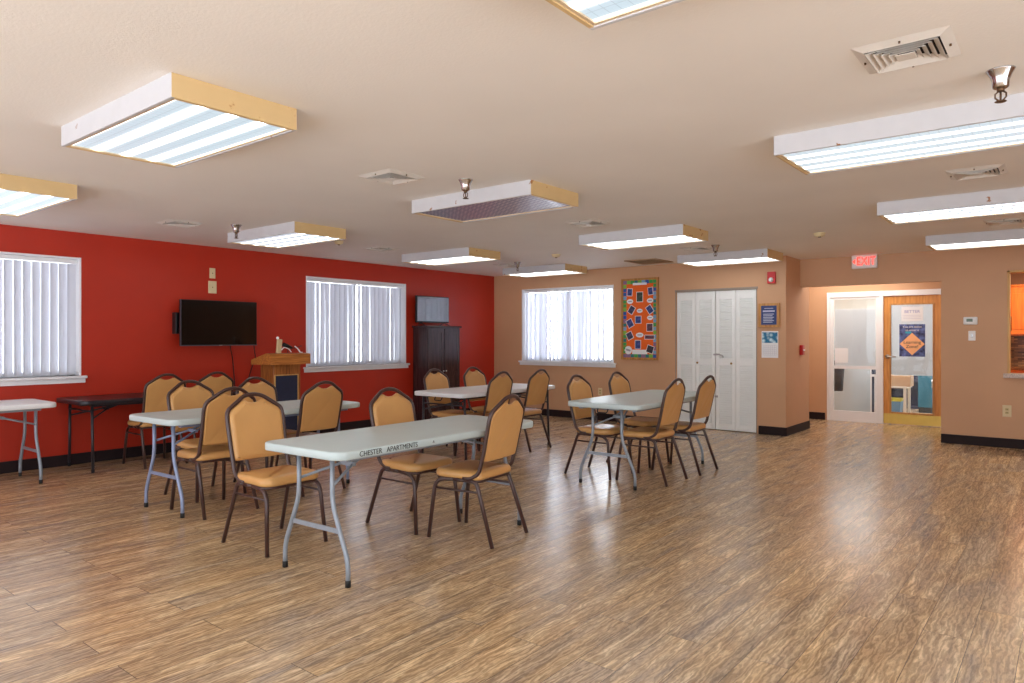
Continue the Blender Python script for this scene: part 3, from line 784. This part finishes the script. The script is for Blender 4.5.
# ------------------------------------------------------------------ stacking chairs
def offset(poly, d):
    out = []; n = len(poly)
    for i in range(n):
        p0, p1, p2 = Vector(poly[i-1]), Vector(poly[i]), Vector(poly[(i+1) % n])
        t = (p2-p0).normalized(); nrm = Vector((t.y, -t.x))
        out.append(tuple(p1 - nrm*d))
    return out
def back_map(u, v, w):
    """back plane: u sideways, v height, w out of the plane (front +); tilts backwards and is slightly bowed"""
    t = (v-0.41)
    return Vector((-0.122 - 0.120*(t/0.55) - 0.03*(1-(1-min(t, 0.2)/0.2)**2)*0.6 + w - 0.010*(1-(u/0.2)**2), u, v))
def make_chair():
    t = thing('banquet_chair', '', 'chair')
    # seat: padded, rounded at the front, slightly domed
    outl = []
    for (cx, cy, r, a0) in ((0.155, 0.135, 0.075, 0), (-0.105, 0.155, 0.05, 90), (-0.105, -0.155, 0.05, 180), (0.155, -0.135, 0.075, 270)):
        for k in range(7):
            a = R(a0 + 90*k/6); outl.append((cx + r*math.cos(a), cy + r*math.sin(a)))
    rings = [[(*p, z) for p in offset(outl, d)] for z, d in ((0.412, 0.012), (0.418, 0.003), (0.432, 0.0), (0.447, 0.002), (0.458, 0.010), (0.464, 0.024), (0.467, 0.05), (0.4695, 0.09))]
    MB().loft(rings).build('seat', M['vinyl'], t)
    q = MB(); q.loft([[(*p, z) for p in offset(outl, d)] for z, d in ((0.394, 0.02), (0.398, 0.008), (0.4115, 0.008))]); q.build('seat_frame', M['brown_tube'], t)
    # legs and side rails: each side is an inverted U
    for s in (-1, 1):
        yf, yt = s*0.214, s*0.192
        rear = fillet([(-0.255, yf, 0.002), (-0.118, yt, 0.402), (-0.03, yt, 0.404)], 0.035)
        front = fillet([(0.252, yf, 0.002), (0.212, yt, 0.392), (0.06, yt, 0.404)], 0.075)
        for pts in (rear, front):
            lg = MB().tube(pts, 0.0135, 10).build('leg', M['brown_tube'], t)
        MB().tube([(-0.03, yt, 0.404), (0.06, yt, 0.404)], 0.0135, 10).build('side_rail', M['brown_tube'], t)
        MB().tube([(-0.141, s*0.196, 0.335), (0.218, s*0.195, 0.335)], 0.0075, 8).build('stretcher', M['brown_tube'], t)
    # back tube: J from the side rail up over the crown
    prof = [(0.198, 0.47), (0.199, 0.60), (0.205, 0.79), (0.199, 0.852), (0.068, 0.940), (0.0, 0.952), (-0.068, 0.940), (-0.199, 0.852), (-0.205, 0.79), (-0.199, 0.60), (-0.198, 0.47)]
    P = [back_map(u, v, 0.0) for u, v in prof]
    def J(s): return [Vector((-0.02, s*0.198, 0.418)), Vector((-0.075, s*0.198, 0.418))]
    path = J(1) + [back_map(0.198, 0.447, 0.012)] + P + [back_map(-0.198, 0.447, 0.012)] + list(reversed(J(-1)))
    MB().tube(fillet(path, [0.03, 0.04, 0.02, 0.02, 0.02, 0.04, 0.055, 0.05, 0.03, 0.05, 0.055, 0.04, 0.02, 0.02, 0.02, 0.04, 0.03][:len(path)-2], 5), 0.0135, 10).build('back_frame', M['brown_tube'], t)
    # padded back panel with the hand-hold dip at the top
    half = [(0.0, 0.532), (0.10, 0.532), (0.176, 0.534), (0.188, 0.545), (0.189, 0.60), (0.193, 0.79), (0.189, 0.828), (0.176, 0.850), (0.12, 0.888), (0.080, 0.912), (0.066, 0.914), (0.050, 0.905), (0.03, 0.897)]
    full = half + [(0.0, 0.894)] + [(-u, v) for u, v in reversed(half[1:])]
    n = len(full); dens = []
    for i in range(n):
        a, b_ = full[i], full[(i+1) % n]
        kk = max(1, int(math.hypot(b_[0]-a[0], b_[1]-a[1])/0.025))
        for k in range(kk): dens.append((a[0] + (b_[0]-a[0])*k/kk, a[1] + (b_[1]-a[1])*k/kk))
    rr = []
    for w_, d in ((-0.012, 0.012), (-0.012, 0.004), (-0.006, 0.0), (0.006, 0.0), (0.014, 0.004), (0.022, 0.014), (0.026, 0.03)):
        rr.append([tuple(back_map(u, v, w_)) for u, v in offset(dens, d)])
    MB().loft(rr).build('backrest', M['vinyl'], t)
    return t
CH = make_chair(); first = True
chairs = [
 (-4.06, 2.60, 0.0, 'tan chair at the left of the nearest table, seat fully in view', 'A'),
 (-3.71, 3.50, 0.0, 'tan chair tucked under the far long side of the lettered table', 'A'),
 (-3.135, 3.55, 187, 'tan chair on the near long side of the lettered table, its back to the camera', 'A'),
 (-5.20, 2.805, 180, 'tan chair on the near side of the second table, behind the nearest chair', 'B'),
 (-5.77, 3.03, 2, 'tan chair behind the left end of the second table, facing the room', 'B'),
 (-5.27, 3.69, 180, 'tan chair on the second-table near side, right one, before the red wall', 'B'),
 (-5.79, 3.67, 2, 'tan chair beyond the second table, right in front of the lectern', 'B'),
 (-7.575, 3.43, 180, 'tan chair pulled up to the black table, its left leg pair in view', 'W'),
 (-7.575, 3.97, 180, 'tan chair at the black table below the television, only its top showing', 'W'),
 (-5.73, 6.00, 2, 'tan chair in front of the dark cabinet at the far table', 'C'),
 (-5.73, 6.69, 2, 'tan chair at the far table right of the dark cabinet, before the red wall', 'C'),
 (-5.175, 5.97, 182, 'tan chair on the far-table near side, left one, its back to the camera', 'C'),
 (-5.18, 6.69, 182, 'tan chair on the far-table near side, right one, below the beige wall window', 'C'),
 (-3.63, 5.90, 0, 'tan chair behind the left end of the right-hand table', 'D'),
 (-3.63, 6.69, 0, 'tan chair behind the right-hand table next to the wall outlet', 'D'),
 (-3.085, 5.95, 181, 'tan chair on the near side of the right-hand table, its legs nearest the camera', 'D'),
 (-3.06, 6.61, 181, 'tan chair at the right end of the right-hand table before the white closet', 'D'),
]
for x, y, rz, lab, g in chairs:
    o = CH if first else copy_tree(CH); first = False
    place(o, (x, y, 0), R(rz), lab, 'tan banquet chairs')

# ------------------------------------------------------------------ folding tables
def make_table(top, steel, straight=False, L=1.80, W=0.695, hgt=0.736, seam=False, foot=True):
    """length along local y"""
    t = thing('folding_table', '', 'table')
    outl = []; r = 0.085
    for (cx, cy, a0) in ((W/2-r, L/2-r, 0), (-W/2+r, L/2-r, 90), (-W/2+r, -L/2+r, 180), (W/2-r, -L/2+r, 270)):
        for k in range(8):
            a = R(a0 + 90*k/7); outl.append((cx + r*math.cos(a), cy + r*math.sin(a)))
    zz = hgt
    MB().loft([[(*p, z) for p in offset(outl, d)] for z, d in ((zz-0.046, 0.012), (zz-0.044, 0.004), (zz-0.038, 0.0), (zz-0.010, 0.0), (zz-0.003, 0.003), (zz, 0.010))]).build('tabletop', top, t)
    MB().box(-W/2+0.08, -W/2+0.12, -L/2+0.12, L/2-0.12, zz-0.07, zz-0.046).build('rail', steel, t)
    MB().box(W/2-0.12, W/2-0.08, -L/2+0.12, L/2-0.12, zz-0.07, zz-0.046).build('rail', steel, t)
    for e in (-1, 1):
        yl = e*(L/2-0.125)
        for s in (-1, 1):
            xt, xf = s*0.145, s*0.275
            if straight: pts = [(s*(W/2-0.07), yl, zz-0.05), (s*(W/2-0.05), yl, 0.03)]
            else: pts = fillet([(xt, yl, zz-0.05), (xt, yl, 0.43), (xf, yl, 0.135), (xf, yl, 0.03)], 0.07)
            q = MB().tube(pts, 0.0135, 10); lg = q.build('leg', steel, t)
            fx, fy, _ = pts[-1]
            MB().lathe([(0.0155, 0.002), (0.0155, 0.036), (0.013, 0.038)], (fx, fy, 0), 12).build('foot_cap', M['blackrub'], lg)
        q = MB()
        if straight:
            q.tube([(-W/2+0.065, yl, 0.60), (W/2-0.065, yl, 0.60)], 0.009, 8)
        else:
            q.box(-0.20, 0.20, yl-0.004, yl+0.004, 0.272, 0.298)
            MB().tube([(-0.16, yl, zz-0.06), (0.16, yl, zz-0.06)], 0.010, 8).build('hinge_bar', steel, t)
        q.build('crossbar', steel, t)
        q = MB(); yj = yl - e*0.23; ye = yl - e*0.46
        wl = W/2-0.065 if straight else 0.155
        q.tube(fillet([(-wl, yl, 0.53), (-0.045, yj, 0.60), (0, ye, zz-0.052)], 0.03), 0.0085, 8)
        q.tube(fillet([(wl, yl, 0.53), (0.045, yj, 0.60), (0, ye, zz-0.052)], 0.03), 0.0085, 8)
        q.build('brace', steel, t)
        MB().box(-0.06, 0.06, yj-0.012, yj+0.012, 0.588, 0.614, 0.003, 1).build('brace_lock', steel, t)
    if seam:
        q = MB(); q.tube(fillet([(0.05, -L/2+0.05, zz-0.05), (0.05, -L/2+0.03, zz-0.085), (-0.05, -L/2+0.03, zz-0.085), (-0.05, -L/2+0.05, zz-0.05)], 0.03), 0.006, 8); q.build('carry_handle', M['black'], t)
    return t
G = 'white folding tables'
TA = make_table(M['tabletop'], M['grey_steel'])
place(TA, (-3.318, 3.135, 0), R(2.0), 'nearest pale folding table with black lettering along its edge', G)
text('lettering', 'CHESTER', 0.040, M['ink'], TA, (0.349, -0.68, 0.713), FACE_X, sx=0.98)
text('lettering', 'APARTMENTS', 0.040, M['ink'], TA, (0.349, -0.445, 0.713), FACE_X, sx=0.98)
text('mark', 'A', 0.022, M['ink'], TA, (0.349, -0.19, 0.713), FACE_X)
TB = make_table(M['tabletop'], mat('blue_grey_enamel', (136, 148, 178), 0.35, 0.2, var=0.05, vscale=20)); place(TB, (-5.43, 3.285, 0), R(1.8), 'pale folding table with blue-grey legs in front of the lectern', G)
TC = make_table(M['tabletop2'], M['dark_steel'], True, W=0.75, seam=True); place(TC, (-5.395, 6.30, 0), R(1.0), 'white folding table with thin dark legs in front of the dark cabinet', G)
TD = make_table(M['tabletop'], M['grey_steel'], L=1.83, W=0.74, hgt=0.752, seam=True); place(TD, (-3.29, 6.22, 0), R(2.4), 'pale grey folding table standing farthest right, before the closet', G)
TL = copy_tree(TB); place(TL, (-7.62, 1.53, 0), R(0), 'white folding table under the left window, cut off by the picture edge', G)
for ch in TL.children:
    if ch.name.startswith('tabletop'):
        ch.data = ch.data.copy(); ch.data.materials[0] = M['tabletop2']
    else:
        ch.data = ch.data.copy(); ch.data.materials[0] = M['grey_steel']
TK = make_table(M['blacktop'], M['dark_steel'], True, L=1.75, W=0.70, hgt=0.715); place(TK, (-7.82, 3.555, 0), 0, 'black folding table standing against the red wall below the television')

# ------------------------------------------------------------------ lectern
o = thing('lectern', 'oak lectern with a dark blue front panel in front of the red wall', 'lectern', (-7.62, 4.92, 0))
# local x: front (+) faces the room
q = MB(); q.box(-0.08, 0.20, -0.185, -0.165, 0.06, 1.02, 0.003, 1); q.box(-0.08, 0.20, 0.165, 0.185, 0.06, 1.02, 0.003, 1); q.box(0.18, 0.20, -0.165, 0.165, 0.06, 1.02); q.build('body', M['lecoak'], o)
MB().box(-0.12, 0.24, -0.22, 0.22, 0.0, 0.06, 0.006).build('plinth', M['lecoak'], o)
MB().box(0.2, 0.208, -0.165, 0.14, 0.08, 0.875, 0.002, 1).build('front_panel', M['navy'], o)
q = MB()
for a, b_, c, d_ in ((-0.177, -0.165, 0.07, 0.887), (0.14, 0.152, 0.07, 0.887), (-0.165, 0.14, 0.875, 0.887)): q.box(0.2, 0.212, a, b_, c, d_)
q.build('panel_trim', M['gold_trim'], o)
q = MB(); q.loft([[(0.28, y, 1.01), (0.28, y, 1.135), (0.18, y, 1.145), (-0.14, y, 1.062), (-0.14, y, 1.005)] for y in (-0.275, 0.275)], False); q.build('reading_top', M['lecoak_h'], o)
MB().box(-0.145, -0.125, -0.24, 0.24, 1.055, 1.08, 0.003, 1).build('book_stop', M['lecoak_h'], o)
M['beigebox'] = mat('beige_box_plastic', (206, 182, 140), 0.5, var=0.05)
t = thing('power_strip', 'beige power strip standing on end on the lectern top', 'power strip', (-7.50, 4.86, 1.142))
MB().obox((0, 0, 0.085), (0.035, 0.06, 0.17), (R(-6), 0, 0), 0.006).build('housing', M['beigebox'], t)
MB().sphere((0.0, -0.02, 0.185), 0.018).build('knob', M['white'], t)
q = MB(); q.tube(fillet([(0.02, 0.02, 0.04), (0.03, 0.05, 0.075), (0.03, 0.12, 0.05), (0.03, 0.15, 0.012)], 0.04), 0.006, 8); q.build('white_cord', M['white'], t)
t = thing('microphone', 'black microphone with a thin cord lying across the lectern top', 'microphone', (-7.50, 4.98, 1.143))
q = MB(); q.tube([(0, -0.06, 0.105), (0, 0.0, 0.085), (0, 0.055, 0.062)], [0.026, 0.022, 0.016], 12); q.build('head', M['black'], t)
q = MB(); q.tube(fillet([(0, 0.055, 0.062), (0, 0.12, 0.062), (0, 0.17, 0.082), (0, 0.2, 0.085)], 0.03), 0.0045, 6); q.tube([(0.0, 0.0, 0.08), (0.0, 0.0, 0.0)], 0.004, 6); q.build('stem', M['black'], t)
tag(MB().tube(fillet([(-7.47, 5.06, 1.225), (-7.47, 5.11, 1.19), (-7.47, 5.135, 1.147), (-7.47, 5.17, 1.147)], 0.03), 0.008, 8).build('cable', M['white']), 'white cable arching at the right end of the lectern top', 'cable')

# ------------------------------------------------------------------ televisions, wall plates
o = thing('television', 'large flat black television mounted on the red wall', 'television', (-7.99, 4.385, 1.51))
q = MB(); q.box(-0.035, 0, -0.485, 0.480, -0.275, 0.264, 0.006); q.build('case', M['black'], o)
MB().box(0.0002, 0.002, -0.473, 0.469, -0.260, 0.254).build('screen', M['screen'], o)
q = MB(); q.box(-0.002, 0.0035, -0.486, -0.478, -0.275, 0.264); q.box(-0.002, 0.0035, -0.485, 0.480, -0.276, -0.266); q.build('bezel', mat('grey_bezel', (96, 100, 116), 0.3, 0.5), o)
MB().box(0.002, 0.004, -0.02, 0.02, -0.274, -0.268).build('badge', M['brushed'], o)
q = MB(); q.box(XL+7.992, -0.10, -0.49, -0.16, -0.135, 0.115, 0.006); q.box(-0.11, -0.03, -0.25, 0.1, -0.06, 0.08); q.build('wall_bracket', M['black'], o)
for y0, y1, zt, lab in ((4.64, 4.67, 1.25, 'thin black cable hanging from the middle of the wall television'), (4.96, 4.85, 1.23, 'thin black cable hanging from the right corner of the wall television')):
    tag(MB().tube(fillet([(-8.02, y0-0.12, zt+0.02), (-8.12, y0-0.05, zt-0.08), (XL+0.012, y0, zt-0.16), (XL+0.01, (y0+y1)/2, 0.95), (XL+0.01, y1, 0.78), (XL+0.012, y1+0.02, 0.40)], 0.08), 0.006, 6).build('hanging_cable', M['black']), lab, 'cable')
def wall_plate(x, y, z, axis, w, h, kind, label):
    o = thing('outlet' if kind == 'outlet' else 'wall_plate' if kind != 'switch' else 'light_switch', label, 'outlet' if kind == 'outlet' else 'wall plate' if kind != 'switch' else 'switch', (x, y, z), 0 if axis == 'y' else R(90))
    MB().box(-w/2, w/2, -0.007, 0, -h/2, h/2, 0.003).build('plate', M['cream'] if kind != 'switch' else M['white'], o)
    q = MB()
    if kind == 'outlet':
        for s in (-1, 1):
            q2 = MB(); q2.box(-0.017, 0.017, -0.009, -0.006, s*0.02-0.014, s*0.02+0.014, 0.003)
            q2.build('socket', mat('socket_face', (196, 176, 120), 0.4), o)
            q.box(-0.008, -0.005, -0.0098, -0.0088, s*0.02-0.004, s*0.02+0.006); q.box(0.005, 0.008, -0.0098, -0.0088, s*0.02-0.004, s*0.02+0.006)
        q.build('slots', M['black'], o)
    elif kind == 'switch':
        q.box(-0.012, 0.012, -0.011, -0.006, -0.022, 0.022, 0.002); q.build('rocker', M['brushed'], o)
        MB().box(-0.005, 0.005, -0.013, -0.011, -0.008, 0.004).build('toggle', M['black'], o)
    else:
        q.lathe([(0.006, -0.006), (0.006, -0.011), (0.004, -0.012)], (0, 0, 0), 10, 'y'); q.build('jack', M['bronze'], o)
wall_plate(XL, 4.385, 2.115, 'x', 0.075, 0.125, 'plate', 'upper cream wall plate above the wall television')
wall_plate(XL, 4.385, 1.945, 'x', 0.105, 0.15, 'plate', 'lower, wider cream wall plate just above the wall television')
wall_plate(-5.95, YB, 0.46, 'y', 0.075, 0.12, 'outlet', 'cream outlet low on the beige wall behind the right-hand table')
wall_plate(-0.625, YE, 0.445, 'y', 0.09, 0.14, 'outlet', 'cream outlet low on the exit wall below the kitchen opening')
wall_plate(-0.98, YE, 1.355, 'y', 0.075, 0.12, 'switch', 'small white switch below the thermostat')
o = thing('thermostat', 'white thermostat with a green display on the exit wall', 'thermostat', (-0.995, YE, 1.54))
MB().box(-0.075, 0.075, -0.028, 0, -0.048, 0.048, 0.012, 3).build('case', M['white'], o); MB().box(-0.04, 0.025, -0.030, -0.027, -0.012, 0.025).build('display', M['lcd'], o)
q = MB(); q.box(0.04, 0.06, -0.031, -0.027, 0.0, 0.008); q.box(0.04, 0.06, -0.031, -0.027, -0.018, -0.01); q.build('buttons', M['offwhite'], o)

# ------------------------------------------------------------------ dark cabinet with a small television
o = thing('cabinet', 'tall dark wood two-door cabinet against the red wall', 'cabinet', (-8.02, 8.075, 0))
MB().box(-0.155, 0.155, -0.375, 0.375, 0.06, 1.49, 0.004).build('body', M['walnut'], o)
MB().box(-0.15, 0.145, -0.36, 0.36, 0, 0.06).build('plinth', M['walnut'], o)
MB().box(-0.16, 0.185, -0.40, 0.40, 1.49, 1.52, 0.008).build('cornice', M['walnut'], o)
for s in (-1, 1):
    a, b_ = (0.01, 0.355) if s > 0 else (-0.355, -0.01)
    q = MB(); st = 0.055
    q.box(0.156, 0.176, a, a+st, 0.08, 1.475, 0.003, 1); q.box(0.156, 0.176, b_-st, b_, 0.08, 1.475, 0.003, 1)
    for c, e in ((0.08, 0.15), (0.72, 0.79), (1.405, 1.475)): q.box(0.156, 0.175, a+st, b_-st, c, e)
    q.box(0.156, 0.164, a+st, b_-st, 0.15, 1.405)
    dd = q.build('door', M['walnut'], o)
    MB().sphere((0.186, s*0.03, 0.80), 0.012).build('knob', M['brushed'], dd)
o = thing('television', 'small glossy television standing on the dark cabinet', 'television', (-8.045, 8.01, 1.52))
MB().box(-0.025, 0.012, -0.365, 0.365, 0.05, 0.475, 0.005).build('case', M['black'], o)
MB().box(0.0122, 0.014, -0.352, 0.352, 0.072, 0.464).build('screen', M['screen2'], o)
for s in (-1, 1): MB().tube(fillet([(-0.09, s*0.24, 0.006), (0.0, s*0.26, 0.055), (0.10, s*0.28, 0.006)], 0.02), 0.007, 8).build('foot', M['black'], o)

# ------------------------------------------------------------------ beige wall things
o = thing('bulletin_board', 'oak framed bulletin board with orange backing and pinned photographs', 'bulletin board', (-5.23, YB, 1.62))
w, h = 0.318, 0.63
q = MB(); t = 0.03
q.box(-w, -w+t, -0.04, 0, -h, h, 0.003, 1); q.box(w-t, w, -0.04, 0, -h, h, 0.003, 1); q.box(-w+t, w-t, -0.04, 0, -h, -h+t, 0.003, 1); q.box(-w+t, w-t, -0.04, 0, h-t, h, 0.003, 1)
q.build('frame', M['frameoak'], o)
MB().box(-w+t, w-t, -0.018, -0.002, -h+t, h-t).build('backing', M['orange'], o)
PATCH = [mat('border_paper_%s' % n, c, 0.7) for n, c in (('blue', (40, 96, 178)), ('green', (70, 168, 84)), ('sky', (120, 178, 214)), ('teal', (48, 130, 132)), ('lime', (126, 196, 80)), ('mauve', (140, 116, 150)))]
random.seed(5)
cells = []
bx0, bx1, bz0, bz1, cs = -w+t, w-t, -h+t, h-t, 0.058
nx = 9; nz = 20
for k in range(nx):
    for zz in (bz0, bz1-cs): cells.append((bx0+(bx1-bx0)*k/nx, zz, (bx1-bx0)/nx))
for k in range(1, nz-1):
    for xx in (bx0, bx1-cs): cells.append((xx, bz0+(bz1-bz0)*k/nz, cs))
for x, z, ww in cells:
    q = MB(); dz = random.uniform(-0.006, 0.006)
    q.box(x+0.002, x+ww-0.002, -0.0205, -0.018, z+0.003, z+0.056)
    q.poly([(x+0.01, -0.021, z+0.012), (x+ww-0.012, -0.021, z+0.012+dz), (x+ww/2+dz, -0.021, z+0.046)])
    q.build('border_patch', random.choice(PATCH), o)
DK = [mat('photo_print_%s' % n, c, 0.35, var=0.6, vscale=30) for n, c in (('slate', (66, 64, 96)), ('plum', (96, 58, 74)), ('blue', (60, 76, 140)), ('dark', (50, 46, 52)), ('olive', (54, 74, 60)))]
def card(u, v, ww, hh, a, kind):
    x, z = -0.255 + 0.51*u, 0.55 - 1.10*v
    q = MB()
    if kind == 'tag':
        pts = [(ww/2*math.cos(2*PI*k/16), hh/2*math.sin(2*PI*k/16)) for k in range(16)]
        q.loft([[(px, y, pz) for px, pz in pts] for y in (-0.021, -0.019)], False); q.build('paper_tag', M['paper'], o, (x, 0, z), (0, R(a), 0))
        q = MB(); q.box(-ww*0.3, ww*0.3, -0.022, -0.021, -hh*0.1, hh*0.12); q.build('caption', mat('grey_caption', (170, 166, 176), 0.7), o, (x, 0, z), (0, R(a), 0))
    else:
        q.box(-ww/2, ww/2, -0.021, -0.019, -hh/2, hh/2)
        ph = q.build('photograph', M['paper'], o, (x, 0, z), (0, R(a), 0))
        q = MB(); q.box(-ww/2+0.008, ww/2-0.008, -0.0225, -0.021, -hh/2+0.008, hh/2-0.008); q.build('print', random.choice(DK), ph)
for c in [(0.16, 0.12, .095, .12, 4, 'photo'), (0.86, 0.115, .09, .12, -6, 'photo'), (0.5, 0.19, .115, .16, 0, 'photo'), (0.17, 0.25, .11, .075, 0, 'tag'), (0.85, 0.245, .11, .075, 0, 'tag'),
          (0.22, 0.37, .10, .13, 32, 'photo'), (0.5, 0.385, .10, .065, 0, 'tag'), (0.84, 0.37, .10, .13, -34, 'photo'), (0.45, 0.51, .11, .12, 0, 'photo'), (0.85, 0.485, .10, .07, 0, 'tag'),
          (0.17, 0.56, .11, .13, -28, 'photo'), (0.84, 0.62, .11, .125, 0, 'photo'), (0.16, 0.735, .11, .12, -26, 'photo'), (0.5, 0.725, .13, .075, 0, 'tag'), (0.83, 0.755, .17, .07, 0, 'photo'),
          (0.44, 0.86, .105, .14, 0, 'photo'), (0.11, 0.94, .13, .13, 14, 'tag'), (0.85, 0.925, .12, .12, 18, 'photo')]: card(*c)
q = MB(); q.box(-0.12, 0.12, -0.022, -0.019, 0.525, 0.56); q.build('title_strip', M['paper'], o); q = MB(); q.box(-0.13, 0.13, -0.022, -0.019, -0.545, -0.475); q.build('title_strip', M['paper'], o)

o = thing('wall_plaque', 'wooden plaque with a blue notice right of the closet', 'plaque', (-3.25, YB, 1.638))
MB().box(-0.145, 0.145, -0.03, 0, -0.165, 0.165, 0.006).build('board', M['frameoak'], o)
MB().box(-0.105, 0.105, -0.033, -0.03, -0.13, 0.13).build('notice_face', mat('plaque_blue', (40, 60, 116), 0.4, var=0.05), o)
q = MB(); q.box(-0.08, 0.08, -0.0345, -0.033, 0.045, 0.066); q.box(-0.06, 0.06, -0.0345, -0.033, 0.09, 0.098)
for k in range(6): q.box(-0.075, 0.05+0.02*(k % 2), -0.0345, -0.033, -0.10+0.022*k, -0.09+0.022*k)
q.build('printed_lines', mat('pale_print', (190, 196, 220), 0.6), o)
o = thing('wall_calendar', 'paper calendar with a blue picture hanging below the wooden plaque', 'calendar', (-3.245, YB, 1.24))
MB().box(-0.112, 0.112, -0.006, 0, -0.185, 0.18).build('page', M['paper'], o)
m_p, nt, b = base_mat('blue_leaf_picture'); n = nt.nodes.new('ShaderNodeTexVoronoi'); n.inputs['Scale'].default_value = 18
tc = nt.nodes.new('ShaderNodeTexCoord'); nt.links.new(tc.outputs['Object'], n.inputs['Vector']); r = nt.nodes.new('ShaderNodeValToRGB')
r.color_ramp.elements[0].color = lin((210, 236, 244)); r.color_ramp.elements[0].position = 0.15; r.color_ramp.elements[1].color = lin((20, 110, 150)); r.color_ramp.elements[1].position = 0.6
nt.links.new(n.outputs['Distance'], r.inputs['Fac']); nt.links.new(r.outputs['Color'], b.inputs['Base Color'])
MB().box(-0.105, 0.105, -0.008, -0.006, 0.02, 0.165).build('picture', m_p, o)
q = MB()
for k in range(6): q.box(-0.09, 0.09, -0.0075, -0.006, -0.15+0.027*k, -0.148+0.027*k)
for k in range(8): q.box(-0.09+0.18*k/7-0.0008, -0.09+0.18*k/7+0.0008, -0.0075, -0.006, -0.15, -0.015)
q.build('date_grid', mat('grey_rules', (190, 190, 200), 0.7), o)
o = thing('fire_alarm', 'red fire alarm strobe high on the beige wall above the plaque', 'fire alarm', (-3.215, YB, 2.155))
MB().box(-0.055, 0.055, -0.045, 0, -0.085, 0.075, 0.008).build('housing', M['redplastic'], o); MB().lathe([(0.032, -0.045), (0.032, -0.055), (0.022, -0.068), (0.008, -0.07)], (0, 0, -0.035), 16, 'y').build('strobe_lens', M['white'], o)
o = thing('fire_pull_station', 'small red pull station on the side of the closet wall', 'pull station', (XC, 10.35, 1.16), R(90))
MB().box(-0.045, 0.045, -0.045, 0, -0.075, 0.065, 0.006).build('housing', M['redplastic'], o); MB().box(-0.03, 0.03, -0.058, -0.045, -0.015, 0.005, 0.003, 1).build('pull_bar', M['white'], o)
o = thing('exit_sign', 'lit red EXIT sign hung under the ceiling at the exit wall', 'exit sign', (-2.185, YE-0.05, 2.355))
MB().box(-0.155, 0.155, -0.028, 0.028, -0.095, 0.085, 0.006).build('housing', M['white'], o); MB().box(-0.05, 0.05, -0.025, 0.05, 0.083, 0.085).build('canopy', M['white'], o)
q = MB(); q.box(-0.03, 0.03, 0.02, 0.05, -0.03, 0.03); q.build('mount', M['white'], o)
text('lettering', 'EXIT', 0.155, M['exitred'], o, (0.022, -0.0295, -0.004), FACE_Y, sx=0.74)
q = MB(); q.loft([[(-0.14, y, 0.0), (-0.112, y, 0.03), (-0.112, y, -0.03)] for y in (-0.0305, -0.028)], False); q.build('arrow', M['exitred'], o)

# ------------------------------------------------------------------ light
def area(name, loc, size, energy, color, rot=(0, 0, 0)):
    l = bpy.data.lights.new(name, 'AREA'); l.shape = 'RECTANGLE'; l.size, l.size_y = size; l.energy = energy; l.color = color
    o = bpy.data.objects.new(name, l); COL.objects.link(o); o.location = loc; o.rotation_euler = rot; return o
area('passage_fill', (-2.7, 11.3, 2.42), (1.4, 1.1), 19, (1, 0.93, 0.85))  # unseen light added to brighten the alcove passage
area('office_fill', (-2.6, 13.4, 2.40), (1.8, 1.6), 95, (1.0, 0.97, 0.94))  # added fill without a visible source, lights the back room and door papers
area('kitchen_fill', (0.0, 11.5, 2.40), (0.9, 0.4), 40, (1, 0.82, 0.58))  # warm fill added over the kitchen, out of view

W = bpy.data.worlds.new('sky'); S.world = W; W.use_nodes = True
nt = W.node_tree; bg = nt.nodes['Background']
tc = nt.nodes.new('ShaderNodeTexCoord')
def dot(v):
    n = nt.nodes.new('ShaderNodeVectorMath'); n.operation = 'DOT_PRODUCT'; n.inputs[1].default_value = Vector(v).normalized()
    nt.links.new(tc.outputs['Generated'], n.inputs[0]); return n.outputs['Value']
def ramp01(f, a, b, lo, hi):
    n = nt.nodes.new('ShaderNodeMapRange'); n.interpolation_type = 'SMOOTHSTEP'
    for k, v in (('From Min', a), ('From Max', b), ('To Min', lo), ('To Max', hi)): n.inputs[k].default_value = v
    nt.links.new(f, n.inputs['Value']); return n.outputs[0]
def mt(op, a, b):
    n = nt.nodes.new('ShaderNodeMath'); n.operation = op
    for i, v in enumerate((a, b)):
        if isinstance(v, (int, float)): n.inputs[i].default_value = v
        else: nt.links.new(v, n.inputs[i])
    return n.outputs[0]
# overcast sky, brighter towards the sun side, above added open-side fill that lights the ceiling
sun_side = ramp01(dot((0.1, 0.97, 0.25)), 0.1, 0.9, 0.0, 10.0)
open_side = ramp01(dot((1, -0.35, 0)), 0.0, 0.8, 0.25, 1.0)
lower_fill = ramp01(dot((0, 0, -1)), -0.02, 0.1, 0.6, 2.3)
west = ramp01(dot((-1, 0, 0)), 0.0, 0.6, 1.5, 2.8)
st = mt('ADD', mt('ADD', west, sun_side), mt('MULTIPLY', open_side, lower_fill))
nt.links.new(st, bg.inputs['Strength'])
bg.inputs['Color'].default_value = (0.86, 0.92, 1.0, 1)

# ------------------------------------------------------------------ camera
cam = bpy.data.cameras.new('camera'); co = bpy.data.objects.new('camera', cam); COL.objects.link(co)
cam.sensor_width = 36.0; cam.lens = 701.14/1024*36.0
cam.shift_y = -(341.5-337.74)/1024
co.location = (0, 0, 1.33); co.rotation_euler = (R(90), 0, R(38.677))
cam.clip_start = 0.05; cam.clip_end = 200
S.camera = co
S.view_settings.view_transform = 'Standard'; S.view_settings.look = 'None'
S.view_settings.gamma = 1.0; S.view_settings.use_curve_mapping = False
S.view_settings.exposure = 0.52
S.cycles.max_bounces = 10; S.cycles.diffuse_bounces = 6; S.cycles.transparent_max_bounces = 12
S.cycles.use_denoising = True
S.cycles.sample_clamp_indirect = 8.0
